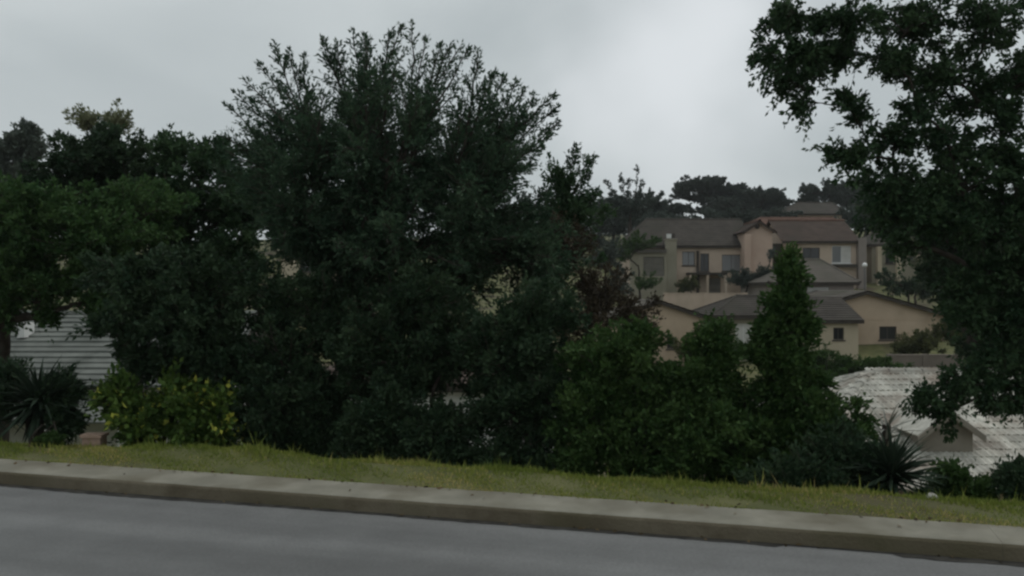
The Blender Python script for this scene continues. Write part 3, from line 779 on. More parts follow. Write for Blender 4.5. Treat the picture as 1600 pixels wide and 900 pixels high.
# ------------------------------------------------------------------ houses
def wall_open(m, A, B, z0, z1, ops=(), rev=.14):
    """vertical wall from A to B (local xy; outside is to the right of A->B i.e. facing -y when A->B is +x) with real openings"""
    A = np.array(A, float); B = np.array(B, float); Ln = np.linalg.norm(B - A); u = (B - A) / Ln; n = np.array([u[1], -u[0]])
    def P(a, z, dep=0): q = A + u * a - n * dep; return (q[0], q[1], z)
    us = sorted({0, Ln, *[o[0] for o in ops], *[o[1] for o in ops]}); zs = sorted({z0, z1, *[o[2] for o in ops], *[o[3] for o in ops]})
    for a, b in zip(us[:-1], us[1:]):
        for c, d in zip(zs[:-1], zs[1:]):
            if any(o[0] <= a + 1e-6 and b <= o[1] + 1e-6 and o[2] <= c + 1e-6 and d <= o[3] + 1e-6 for o in ops): continue
            m.poly([P(a, c), P(b, c), P(b, d), P(a, d)])
    for a, b, c, d in [o[:4] for o in ops]:
        m.poly([P(a, c), P(a, c, rev), P(b, c, rev), P(b, c)]); m.poly([P(a, d), P(b, d), P(b, d, rev), P(a, d, rev)])
        m.poly([P(a, c), P(a, d), P(a, d, rev), P(a, c, rev)]); m.poly([P(b, c), P(b, c, rev), P(b, d, rev), P(b, d)])

def windows(root, A, B, ops, rev=.14):
    A = np.array(A, float); B = np.array(B, float); Ln = np.linalg.norm(B - A); u = (B - A) / Ln; n = np.array([u[1], -u[0]])
    ang = math.atan2(u[1], u[0])
    for o in ops:
        a, b, c, d = o[:4]; style = o[4] if len(o) > 4 else 'win'
        mw = MB(); t = .06; W = b - a; Hh = d - c
        org = A + u * a - n * (rev - .03)
        fm = M['frame'] if style in ('win', 'pale') else M['whiteframe']
        if style == 'door':
            wo = MB()
            k = max(3, int(Hh / .5))
            for q in range(k): wo.box(.02, W - .02, 0, .05, q * Hh / k + .012, (q + 1) * Hh / k - .012)
            w_ = wo.build('garage_door', M['garage'], root)
            w_.location = (org[0], org[1], c); w_.rotation_euler = (0, 0, ang)
            continue
        mw.box(0, W, -.02, .04, 0, t); mw.box(0, W, -.02, .04, Hh - t, Hh); mw.box(0, t, -.018, .038, t, Hh - t); mw.box(W - t, W, -.018, .038, t, Hh - t)
        mw.box(W / 2 - .025, W / 2 + .025, -.016, .036, t, Hh - t)
        w_ = mw.build('window', fm, root); w_.location = (org[0], org[1], c); w_.rotation_euler = (0, 0, ang)
        for x0, x1 in ((t, W / 2 - .025), (W / 2 + .025, W - t)):
            mat = M['glass']
            if style == 'pale': mat = M['palewindow']
            if style == 'half' and x0 > t: mat = M['curtain']
            if style == 'half' and x0 <= t: mat = M['palewindow']
            if style == 'white': mat = M['curtain']
            MB().box(x0, x1, .006, .018, t, Hh - t).build('pane', mat, w_)
        if style != 'nosill':
            MB().box(-.08, W + .08, -.16, -.03, -.09, -.005).build('sill', fm if style == 'half' else M['frame'], w_)

def courses(m, e0, e1, r0, r1, n, lip=.035):
    """stepped tile courses on a roof plane from eave (e0,e1) to ridge (r0,r1)"""
    e0, e1, r0, r1 = [np.array(p, float) for p in (e0, e1, r0, r1)]
    nn = nrm(np.cross(e1 - e0, r0 - e0)) if np.linalg.norm(r0 - e0) > 1e-6 else nrm(np.cross(e1 - e0, r1 - e0))
    if nn[2] < 0: nn = -nn
    for i in range(n):
        a, b = i / n, (i + 1) / n
        A0, A1 = e0 + (r0 - e0) * a + nn * lip, e1 + (r1 - e1) * a + nn * lip
        B0, B1 = e0 + (r0 - e0) * b + nn * .004, e1 + (r1 - e1) * b + nn * .004
        m.poly([A0, A1, B1, B0])
        C0, C1 = e0 + (r0 - e0) * a, e1 + (r1 - e1) * a
        m.poly([C0, C1, A1, A0])
    m.poly([e1 - nn * .05, e0 - nn * .05, r0 - nn * .05, r1 - nn * .05] if np.linalg.norm(r0 - r1) > 1e-6 else [e1 - nn * .05, e0 - nn * .05, r0 - nn * .05])

def bar(m, p, q, wv, h):
    """board from p to q, wv wide horizontally, h deep (top edge at p,q)"""
    p = np.array(p, float); q = np.array(q, float); d = q - p
    side = nrm(np.array([-d[1], d[0], 0])) * wv / 2 if abs(d[0]) + abs(d[1]) > 1e-6 else np.array([wv / 2, 0, 0])
    up = np.array([0, 0, h])
    c = [p - side - up, p + side - up, p + side, p - side, q - side - up, q + side - up, q + side, q - side]
    n = len(m.v); m.v += [tuple(x) for x in c]
    for f in ((0, 1, 2, 3), (7, 6, 5, 4), (0, 4, 5, 1), (1, 5, 6, 2), (2, 6, 7, 3), (3, 7, 4, 0)): m.f.append(tuple(n + i for i in f))

def ridge_cap(m, p, q, r=.13):
    p = np.array(p, float); q = np.array(q, float)
    L_ = np.linalg.norm(q - p); k = max(2, int(L_ / .45))
    for i in range(k):
        a = p + (q - p) * (i / k); b = p + (q - p) * ((i + .97) / k)
        v, f = tube_np([np.stack([a, b])], [np.array([r, r * .86])], 8)
        n = len(m.v); m.v += [tuple(x) for x in v]; m.f += [tuple(n + t for t in z) for z in f]

class House:
    """local frame: x right, y away, z up; built from photo measurements at front depth Y"""
    def __init__(s, name, label, px, Y, rz=0, cat='house', group='houses on the hillside'):
        s.Y = Y; s.x0 = (px - 800) / F * Y; s.rz = rz
        s.o = empty(name, (s.x0, Y, 0), rz); tag(s.o, label, cat, group)
    def X(s, px, dy=0): return (px - 800) / F * (s.Y + dy) - s.x0
    def Z(s, py, dy=0): return CAMH - (py - 450) / F * (s.Y + dy)

def box_walls(m, x0, x1, y0, y1, z0, z1, ops=()):
    wall_open(m, (x0, y0), (x1, y0), z0, z1, ops)
    wall_open(m, (x1, y0), (x1, y1), z0, z1); wall_open(m, (x1, y1), (x0, y1), z0, z1); wall_open(m, (x0, y1), (x0, y0), z0, z1)

def hip_roof(root, x0, x1, y0, y1, ze, zr, rx0, rx1, mat, over=.35, n=10, name='roof', capmat=None):
    x0 -= over; x1 += over; y0 -= over; y1 += over; ym = (y0 + y1) / 2
    m = MB()
    a, b, c, d = (x0, y0, ze), (x1, y0, ze), (x1, y1, ze), (x0, y1, ze); r0 = (rx0, ym, zr); r1 = (rx1, ym, zr)
    courses(m, a, b, r0, r1, n); courses(m, c, d, r1, r0, n)
    if rx0 > x0 + .01: courses(m, d, a, r0, r0, n)
    if rx1 < x1 - .01: courses(m, b, c, r1, r1, n)
    rf = m.build(name, mat, root)
    m = MB(); ridge_cap(m, r0, r1)
    for p, r in ((a, r0), (d, r0), (b, r1), (c, r1)):
        if abs(p[0] - r[0]) > .02: ridge_cap(m, p, r, .10)
    m.build('ridge_tiles', capmat or mat, rf)
    m = MB()
    i = .03
    bar(m, (x0 + i, y0 + i, ze - .02), (x1 - i, y0 + i, ze - .02), .04, .2); bar(m, (x1 - i, y0 + i + .05, ze - .02), (x1 - i, y1 - i, ze - .02), .04, .2)
    bar(m, (x0 + i, y0 + i + .05, ze - .02), (x0 + i, y1 - i, ze - .02), .04, .2)
    m.build('fascia', M['fascia'], rf)
    return rf

# --- long two storey house
def house_long():
    h = House('long_house', 'long two storey beige house with a grey tiled roof below the flat topped trees', 1060, 80)
    o = h.o; zb = .2; ze = h.Z(384)
    x0, x1 = h.X(985), h.X(1163)
    m = MB()
    ops = [(h.X(1066) - x0, h.X(1086) - x0, h.Z(415), h.Z(393), 'pale'), (h.X(1094) - x0, h.X(1108) - x0, h.Z(424), h.Z(396), 'win'),
           (h.X(1128) - x0, h.X(1158) - x0, h.Z(424), h.Z(398), 'pale'), (h.X(1104) - x0, h.X(1126) - x0, zb + .6, h.Z(434), 'door')]
    box_walls(m, x0, x1, 0, 8, zb - 1.5, ze, ops)
    m.build('wall', M['beige'], o)
    windows(o, (x0, 0), (x1, 0), ops)
    hip_roof(o, x0 - .6, x1 + .4, 0, 8, ze, h.Z(343, 4), h.X(1010, 4), x1 + .75, M['roofgrey'], n=14)
    # chimney column
    m = MB(); cx0, cx1 = h.X(1038), h.X(1054)
    m.box(cx0, cx1, -1.0, -.003, zb - 1.5, h.Z(376)); m.box(cx0 - .06, cx1 + .06, -1.06, -.06, h.Z(376) + .002, h.Z(376) + .12)
    ch = m.build('chimney_column', M['greenwall'], o)
    m = MB(); m.box(cx0 + .12, cx0 + .5, -.75, -.4, h.Z(375) + .13, h.Z(375) + .5); m.build('chimney_pot', M['whiteframe'], ch)
    m = MB(); m.box(cx0 + .56, cx0 + .82, -.75, -.4, h.Z(375) + .13, h.Z(375) + .55); m.build('cowl', M['fascia'], ch)
    # flat-roofed bay at the left
    bx0, bx1 = h.X(984), cx0 - .02
    m = MB(); ops = [(h.X(1002) - bx0, h.X(1034) - bx0, h.Z(432), h.Z(402), 'door')]
    box_walls(m, bx0, bx1, -1.3, -.003, zb - 1.5, h.Z(396), ops); by = m.build('bay_wall', M['greenwall'], o)
    windows(o, (bx0, -1.3), (bx1, -1.3), ops)
    MB().box(bx0 - .15, bx1 - .02, -1.5, -.02, h.Z(396) + .002, h.Z(391)).build('bay_roof', M['rooftaupe'], by)
    # balcony slab, posts and rail
    m = MB(); m.box(h.X(1072), h.X(1130), -1.6, -.003, h.Z(428) - .1, h.Z(428) + .1); sl = m.build('balcony_slab', M['fascia'], o)
    for px in (1074, 1100, 1128):
        MB().box(h.X(px) - .1, h.X(px) + .1, -1.55, -1.35, zb - .6, h.Z(428) - .102).build('post', M['beige'], sl)
    MB().box(h.X(1088), h.X(1092), -.2, -.006, zb, h.Z(392)).build('downpipe', M['fascia'], o)
    # front gable tower
    gx0, gx1 = h.X(1164, -1.6), h.X(1207, -1.6); gz1 = h.Z(360, -1.6); ga = h.Z(346, -1.6); gm = (gx0 + gx1) / 2
    m = MB(); m.box(gx0, gx1, -1.6, 6, zb - 1.5, gz1)
    m.poly([(gx0, -1.6, gz1), (gx1, -1.6, gz1), (gm, -1.6, ga)]); m.poly([(gx1, 6, gz1), (gx0, 6, gz1), (gm, 6, ga)])
    tw = m.build('gable_wall', M['pinkwall'], o)
    m = MB(); e = .3; sl_ = (ga - gz1) / (gm - gx0)
    courses(m, (gx0 - e, 6.2, gz1 - e * sl_ + .03), (gx0 - e, -2, gz1 - e * sl_ + .03), (gm, 6.2, ga + .03), (gm, -2, ga + .03), 6)
    courses(m, (gx1 + e, -2, gz1 - e * sl_ + .03), (gx1 + e, 6.2, gz1 - e * sl_ + .03), (gm, -2, ga + .03), (gm, 6.2, ga + .03), 6)
    rf = m.build('gable_roof', M['roofbrown'], o)
    m = MB(); bar(m, (gx0 - e, -1.98, gz1 - e * sl_ - .03), (gm, -1.98, ga - .03), .05, .16); bar(m, (gm, -1.98, ga - .03), (gx1 + e, -1.98, gz1 - e * sl_ - .03), .05, .16)
    m.build('barge_board', M['roofbrown'], rf)
    m = MB(); ridge_cap(m, (gm, -2, ga + .05), (gm, 6.2, ga + .05)); m.build('ridge_tiles', M['terracotta'], rf)
    m = MB(); m.cyl((gm - .15, -1.66, h.Z(354, -1.6)), .22, .22, .058, 14, 1); m.build('round_vent', M['fascia'], o)
    MB().box(gx0 - .1, h.X(1172, -1.6), -1.95, -1.602, zb - 1.5, h.Z(366, -1.6)).build('buttress', M['pinkwall'], o)
house_long()

def house_right():
    h = House('two_storey_house', 'two storey house with a brown tiled roof and white curtained window right of the gable', 1280, 82)
    o = h.o; zb = .4; ze = h.Z(374); x0, x1 = h.X(1226), h.X(1338)
    m = MB(); ops = [(h.X(1254) - x0, h.X(1281) - x0, h.Z(404), h.Z(387), 'win'), (h.X(1300) - x0, h.X(1330) - x0, h.Z(411), h.Z(384), 'half')]
    box_walls(m, x0, x1, 0, 8, zb - 1.5, ze, ops)
    for y, s in ((0, 1), (8, -1)): pass
    m.build('wall', M['beige'], o); windows(o, (x0, 0), (x1, 0), ops)
    zr = h.Z(345, 4)
    # gable ends
    for x in (x0 + .002, x1 - .002): MB().poly([(x, 0, ze), (x, 8, ze), (x, 4, zr - .1)]).build('gable_wall', M['beige'], o)
    m = MB(); e = .35; sl = (zr - ze) / 4
    courses(m, (x0 - e, -e, ze - e * sl), (x1 + e, -e, ze - e * sl), (x0 - e, 4, zr), (x1 + e, 4, zr), 13)
    courses(m, (x1 + e, 8 + e, ze - e * sl), (x0 - e, 8 + e, ze - e * sl), (x1 + e, 4, zr), (x0 - e, 4, zr), 13)
    rf = m.build('roof', M['roofbrown'], o)
    m = MB(); ridge_cap(m, (x0 - e, 4, zr + .03), (x1 + e, 4, zr + .03), .16); m.build('ridge_tiles', M['terracotta'], rf)
    MB().box(x0 - e + .02, x1 + e - .02, -e - .02, -e + .02, ze - e * sl - .22, ze - e * sl - .02).build('fascia', M['fascia'], rf)
    MB().box(x1 + .02, x1 + .75, -.5, 3, zb - 1.5, h.Z(372)).build('side_pier', M['taupe'], o)
    MB().box(h.X(1296), h.X(1336), -.5, -.2, h.Z(418), h.Z(413)).build('balcony_ledge', M['fascia'], o)
    MB().box(h.X(1208), x0 - .02, .6, 5, zb - 1.5, h.Z(380)).build('link_wall', M['fascia'], o)
house_right()

def house_terracotta():
    h = House('terracotta_roofed_house', 'house behind showing only its terracotta roof ridge over the brown roof', 1245, 96)
    o = h.o; zb = 2.5; ze = h.Z(356); x0, x1 = h.X(1168), h.X(1318)
    m = MB(); box_walls(m, x0, x1, 0, 7, zb - 1, ze); m.build('wall', M['pinkwall'], o)
    hip_roof(o, x0, x1, 0, 7, ze, h.Z(340.5, 3.5), h.X(1188, 3.5), h.X(1302, 3.5), M['terracotta'], n=8)
house_terracotta()

def house_top():
    h = House('hilltop_house', 'highest house on the hill with a grey hipped roof below the dark trees', 1268, 112)
    o = h.o; zb = 6.5; ze = h.Z(334); x0, x1 = h.X(1218), h.X(1322)
    ops = [(1.6, 2.9, ze - 1.6, ze - .5, 'white')]
    m = MB(); box_walls(m, x0, x1, 0, 8, zb - 1, ze, ops); m.build('wall', M['beige'], o); windows(o, (x0, 0), (x1, 0), ops)
    hip_roof(o, x0, x1, 0, 8, ze, h.Z(317, 4), h.X(1246, 4), h.X(1300, 4), M['roofgrey'], n=8)
house_top()

def house_mid():
    h = House('hip_roofed_house', 'grey hip roofed house with one white window, between the brown roof and the peach gable', 1275, 66)
    o = h.o; zb = -1; ze = h.Z(441); x0, x1 = h.X(1206), h.X(1334)
    ops = [(h.X(1262) - x0, h.X(1295) - x0, h.Z(469), h.Z(449), 'white')]
    m = MB(); box_walls(m, x0, x1, 0, 9, zb - 1.5, ze, ops); m.build('wall', M['taupe'], o); windows(o, (x0, 0), (x1, 0), ops)
    hip_roof(o, x0, x1, 0, 9, ze, h.Z(406, 4.5), h.X(1258, 4.5), h.X(1282, 4.5), M['rooftaupe'], n=12)
house_mid()

def house_gable():
    h = House('peach_gabled_house', 'single storey peach house with a broad gable, lean-to and two small dark windows', 1350, 57)
    o = h.o; zb = -2.7; ap = h.Z(455); xa = h.X(1352); x1 = h.X(1478); sl = .285; x0 = xa - (x1 - xa)
    ze = ap - sl * (x1 - xa)
    m = MB(); ops = [(h.X(1374) - x0, h.X(1401) - x0, h.Z(531), h.Z(510), 'win')]
    wall_open(m, (x0, 0), (x1, 0), zb - 1.5, ze, ops); m.poly([(x0, 0, ze), (x1, 0, ze), (xa, 0, ap)])
    wall_open(m, (x1, 0), (x1, 9), zb - 1.5, ze); wall_open(m, (x1, 9), (x0, 9), zb - 1.5, ze); m.poly([(x1, 9, ze), (x0, 9, ze), (xa, 9, ap)]); wall_open(m, (x0, 9), (x0, 0), zb - 1.5, ze)
    m.build('wall', M['peach'], o); windows(o, (x0, 0), (x1, 0), ops)
    MB().box(h.X(1345), x1 + .02, -.025, -.002, h.Z(500), h.Z(497)).build('plaster_band', M['peach'], o)
    m = MB(); e = .4
    courses(m, (x1 + e, -e, ze - e * sl + .04), (x1 + e, 9 + e, ze - e * sl + .04), (xa, -e, ap + .04), (xa, 9 + e, ap + .04), 16)
    courses(m, (x0 - e, 9 + e, ze - e * sl + .04), (x0 - e, -e, ze - e * sl + .04), (xa, 9 + e, ap + .04), (xa, -e, ap + .04), 16)
    rf = m.build('roof', M['rooftaupe'], o)
    m = MB(); bar(m, (x0 - e, -e + .03, ze - e * sl - .01), (xa, -e + .03, ap - .01), .05, .2); bar(m, (xa, -e + .03, ap - .01), (x1 + e, -e + .03, ze - e * sl - .01), .05, .2)
    m.build('barge_board', M['fascia'], rf)
    # lean-to in front, left half
    dy = -3.2; lx0, lx1 = h.X(1236, dy), h.X(1341, dy); le = h.Z(498, dy); lt = h.Z(463)
    ops = [(h.X(1302, dy) - lx0, h.X(1319, dy) - lx0, h.Z(531, dy), h.Z(512, dy), 'win')]
    m = MB(); wall_open(m, (lx0, dy), (lx1, dy), zb - 1.5, le, ops); wall_open(m, (lx1, dy), (lx1, -.002), zb - 1.5, le); wall_open(m, (lx0, -.002), (lx0, dy), zb - 1.5, le)
    m.poly([(lx1, dy, le), (lx1, -.002, le), (lx1, -.002, lt - .1)]); m.poly([(lx0, -.002, le), (lx0, dy, le), (lx0, -.002, lt - .1)])
    m.build('lean_to_wall', M['cream'], o); windows(o, (lx0, dy), (lx1, dy), ops)
    m = MB(); s2 = (lt - le) / 3.2
    courses(m, (lx0 - .3, dy - .3, le - .3 * s2 + .04), (lx1 + .25, dy - .3, le - .3 * s2 + .04), (lx0 - .3, -.03, lt + .02), (lx1 + .02, -.03, lt + .02), 11)
    lf = m.build('lean_to_roof', M['roofgrey'], o)
    m = MB(); bar(m, (lx0 - .3, dy - .3, le - .3 * s2 + .02), (lx1 + .25, dy - .3, le - .3 * s2 + .02), .04, .18); bar(m, (lx1 + .25, dy - .27, le - .3 * s2 + .02), (lx1 + .03, -.05, lt), .04, .16)
    m.build('fascia', M['fascia'], lf)
house_gable()

def house_front():
    h = House('low_peach_house', 'low peach house whose sloping gable edge shows above the green shrubs', 1075, 52)
    o = h.o; zb = -3.0
    xa = h.X(1030); ap = h.Z(470); x1 = h.X(1112); ze = h.Z(497); x0 = xa - (x1 - xa)
    ops = [(h.X(1042) - x0, h.X(1056) - x0, h.Z(545), h.Z(527), 'win')]
    m = MB(); wall_open(m, (x0, 0), (x1, 0), zb - 1.5, ze, ops); m.poly([(x0, 0, ze), (x1, 0, ze), (xa, 0, ap)])
    wall_open(m, (x1, 0), (x1, 7), zb - 1.5, ze); wall_open(m, (x1, 7), (x0, 7), zb - 1.5, ze); m.poly([(x1, 7, ze), (x0, 7, ze), (xa, 7, ap)]); wall_open(m, (x0, 7), (x0, 0), zb - 1.5, ze)
    m.build('wall', M['peach'], o); windows(o, (x0, 0), (x1, 0), ops)
    sl = (ap - ze) / (x1 - xa); e = .3
    m = MB()
    courses(m, (x1 + e, -e, ze - e * sl + .04), (x1 + e, 7.2, ze - e * sl + .04), (xa, -e, ap + .04), (xa, 7.2, ap + .04), 9)
    courses(m, (x0 - e, 7.2, ze - e * sl + .04), (x0 - e, -e, ze - e * sl + .04), (xa, 7.2, ap + .04), (xa, -e, ap + .04), 9)
    rf = m.build('roof', M['rooftaupe'], o)
    m = MB(); bar(m, (xa, -e + .03, ap - .01), (x1 + e, -e + .03, ze - e * sl - .01), .05, .2); bar(m, (x0 - e, -e + .03, ze - e * sl - .01), (xa, -e + .03, ap - .01), .05, .2)
    m.build('barge_board', M['fascia'], rf)
    # side wing with a hipped roof
    wx0, wx1 = h.X(1118, 1.5), h.X(1200, 1.5); we = h.Z(493, 1.2)
    ops = [(1.2, 2.2, zb + 1.2, we - .5, 'white'), (2.5, 2.95, zb + .6, we - .4, 'win')]
    m = MB(); box_walls(m, wx0, wx1, 1.5, 7.5, zb - 1.5, we, ops); m.build('wing_wall', M['greenwall'], o); windows(o, (wx0, 1.5), (wx1, 1.5), ops)
    hip_roof(o, wx0, wx1, 1.5, 7.5, we, h.Z(463, 4.5), h.X(1150, 4.5), h.X(1190, 4.5), M['roofgrey'], n=10, name='wing_roof')
house_front()

# beige yard wall behind, boundary wall, posts house at right
def yard_wall(name, label, px0, px1, py, Y, hgt, mat, thick=.22, rz=0.):
    x0, x1 = (px0 - 800) / F * Y, (px1 - 800) / F * Y; zt = CAMH - (py - 450) / F * Y
    o = empty(name, (x0, Y, zt - hgt), rz); tag(o, label, 'wall')
    Ln = x1 - x0; k = max(2, int(Ln / 2.4))
    MB().box(0, Ln, 0, thick, 0, hgt).build('panel', M[mat], o)
    for i in range(k + 1):
        x = Ln * i / k
        MB().box(x - .14, x + .14, -.04, thick + .04, 0, hgt + .08).build('pier', M[mat], o)
    MB().box(.0, Ln, -.03, thick + .03, hgt + .002, hgt + .06).build('coping', M[mat], o)
yard_wall('retaining_wall', 'plain beige retaining wall under the long house', 1040, 1165, 459, 64, 2.6, 'beige')
yard_wall('boundary_wall', 'grey brown boundary wall just above the pale tiled roof', 1392, 1500, 556, 45, 2.6, 'wallgrey')

def house_posts():
    h = House('pale_posted_house', 'house with pale porch posts half hidden by the right hand trees', 1400, 84)
    o = h.o; zb = .5; ze = h.Z(382); x0, x1 = h.X(1362), h.X(1460)
    ops = [(1.3, 2.1, h.Z(412), h.Z(388), 'win'), (3.6, 4.6, h.Z(412), h.Z(388), 'win')]
    m = MB(); box_walls(m, x0, x1, 0, 7, zb - 1.5, ze, ops); m.build('wall', M['greenwall'], o); windows(o, (x0, 0), (x1, 0), ops)
    hip_roof(o, x0, x1, 0, 7, ze, h.Z(355, 3.5), h.X(1385, 3.5), h.X(1435, 3.5), M['roofgrey'], n=9)
    for px in (1363, 1393, 1425): MB().box(h.X(px), h.X(px) + .4, -1.2, -.8, zb - 1, ze - .25).build('post', M['cream'], o)
house_posts()

# --- pale tiled roof close on the right (each tile a part), with a gabled wing
def tiled_house():
    Y = 24.0
    rx0 = (1362 - 800) / F * Y; zr = CAMH - (583 - 450) / F * Y          # ridge left end
    ey = 18.6; ze = CAMH - (768 - 450) / F * ey
    rx1 = 21.0; ex0 = rx0 - 4.6; ex1 = 25.5
    root = empty('tiled_roof_house', (rx0, Y, gz(rx0 + 3, 22) - .3))
    tag(root, 'pale weathered tiled roof of the house just below the road on the right', 'house')
    off = np.array(root.location)
    lm = lambda p: np.array(p, float) - off
    # walls
    wz0 = off[2] - 1.0
    m = MB(); box_walls(m, ex0 + .5 - off[0], ex1 - .5 - off[0], ey + .6 - off[1], 2 * Y - ey - .6 - off[1], wz0 - off[2], ze - off[2] - .05, [(8.0, 9.2, 1.6, 2.4, 'win')])
    m.build('wall', M['beige'], root)
    # underlay planes
    A, B, C, D = (ex0, ey, ze), (ex1, ey, ze), (ex1, 2 * Y - ey, ze), (ex0, 2 * Y - ey, ze); r0 = (rx0, Y, zr); r1 = (rx1, Y, zr)
    m = MB()
    for q in ([A, B, r1, r0], [C, D, r0, r1], [D, A, r0], [B, C, r1]): m.slab([lm(p) for p in q], .06)
    rf = m.build('roof', M['underlay'], root)
    # one tile
    tw, tl = .34, .40
    mt = MB(); pr = [(-.5, .0), (-.30, .034), (-.1, .006), (.1, .034), (.30, .006), (.47, .030), (.5, .0)]
    for i in range(len(pr) - 1):
        (a, za), (b, zb_) = pr[i], pr[i + 1]
        mt.poly([(a * tw, -.02, za + .030), (b * tw, -.02, zb_ + .030), (b * tw, tl, zb_ + .006), (a * tw, tl, za + .006)])
        mt.poly([(a * tw, -.02, -.004), (b * tw, -.02, -.004), (b * tw, -.02, zb_ + .030), (a * tw, -.02, za + .030)])
    me = bpy.data.meshes.new('tile'); me.from_pydata(mt.v, [], mt.f); me.materials.append(M['tile']); me.update()
    rng = random.Random(2)
    def tiles(e0, e1, q0, q1, limit):
        e0, e1, q0, q1 = [np.array(p, float) for p in (e0, e1, q0, q1)]
        u = nrm(e1 - e0); up = q0 - e0; up = up - u * np.dot(up, u); H = np.linalg.norm(up); v = up / H; n = np.cross(u, v)
        rot = Matrix((u, v, n)).transposed().to_euler()
        step = .33; k = int(H / step)
        cand = []
        for i in range(k + 1):
            t = min(1, i * step / H); a = e0 + (q0 - e0) * t; b = e1 + (q1 - e1) * t
            Ln = np.linalg.norm(b - a); c = int(Ln / tw)
            st = (tw / 2 if i % 2 else 0)
            for j in range(c):
                p = a + u * (tw * (j + .5) + st * .0) + n * .012
                px = 800 + p[0] / p[1] * F; py = 450 + (CAMH - p[2]) / p[1] * F
                cand.append((p, 1290 < px < 1605 and py < 790))
        vis = [c for c in cand if c[1]]; rest = [c for c in cand if not c[1]]
        rest = vis[limit:] + rest; vis = vis[:limit]
        for p, _ in vis:
            o = bpy.data.objects.new('tile', me); COL.objects.link(o); o.parent = rf
            o.location = tuple(lm(p + n * rng.uniform(0, .012))); o.rotation_euler = (rot.x + rng.uniform(-.025, .025), rot.y + rng.uniform(-.02, .02), rot.z + rng.uniform(-.015, .015))
        if rest:
            V = np.array(mt.v); Fq = np.array(mt.f); AV = []; AF = []
            Rm = np.stack([u, v, n], 1)
            for i, (p, _) in enumerate(rest):
                AV.append(V @ Rm.T + lm(p + n * rng.uniform(0, .012))); AF.append(Fq + i * len(V))
            o = np_mesh('tiles', np.concatenate(AV), np.concatenate(AF), M['tile'], rf); tag(o, kind='stuff')
    tiles(A, B, r0, r1, 230)
    tiles(D, A, r0, r0, 40)
    m = MB(); ridge_cap(m, lm(r0), lm(r1), .13); ridge_cap(m, lm(A), lm(r0), .12); ridge_cap(m, lm(D), lm(r0), .12); m.build('ridge_tiles', M['tile'], rf)
    # small gabled dormer with a brown front
    sl = (zr - ze) / (Y - ey); dyf = 20.0; pz = lambda y: ze + (y - ey) * sl
    dx0, dx1 = (1440 - 800) / F * dyf, (1520 - 800) / F * dyf; dxm = (dx0 + dx1) / 2
    dze = CAMH - (672 - 450) / F * dyf; dza = CAMH - (642 - 450) / F * dyf
    m = MB(); m.poly([lm(p) for p in ((dx0, dyf, pz(dyf) - .05), (dx1, dyf, pz(dyf) - .05), (dx1, dyf, dze), (dxm, dyf, dza), (dx0, dyf, dze))])
    m.poly([lm(p) for p in ((dx0, dyf, pz(dyf) - .05), (dx0, dyf, dze), (dx0, ey + (dze - ze) / sl, dze))]); m.poly([lm(p) for p in ((dx1, dyf, pz(dyf) - .05), (dx1, ey + (dze - ze) / sl, dze), (dx1, dyf, dze))])
    m.build('dormer_wall', M['tilebrown'], root)
    m = MB(); yb = ey + (dza - ze) / sl; e = .18; yf = dyf - .2; ds = (dza - dze) / (dxm - dx0)
    for sx, xe in ((-1, dx0), (1, dx1)):
        m.slab([lm((xe + sx * e, yf, dze - e * ds + .05)), lm((dxm, yf, dza + .05)), lm((dxm, yb + .1, dza + .05)), lm((xe + sx * e, ey + (dze - ze) / sl + .1, dze - e * ds + .05))], .05)
    dr = m.build('dormer_roof', M['tile'], root)
    m = MB(); bar(m, lm((dx0 - e, yf - .02, dze - e * ds + .03)), lm((dxm, yf - .02, dza + .03)), .04, .14); bar(m, lm((dxm, yf - .02, dza + .03)), lm((dx1 + e, yf - .02, dze - e * ds + .03)), .04, .14)
    m.build('barge_board', M['tilebrown'], dr)
tiled_house()

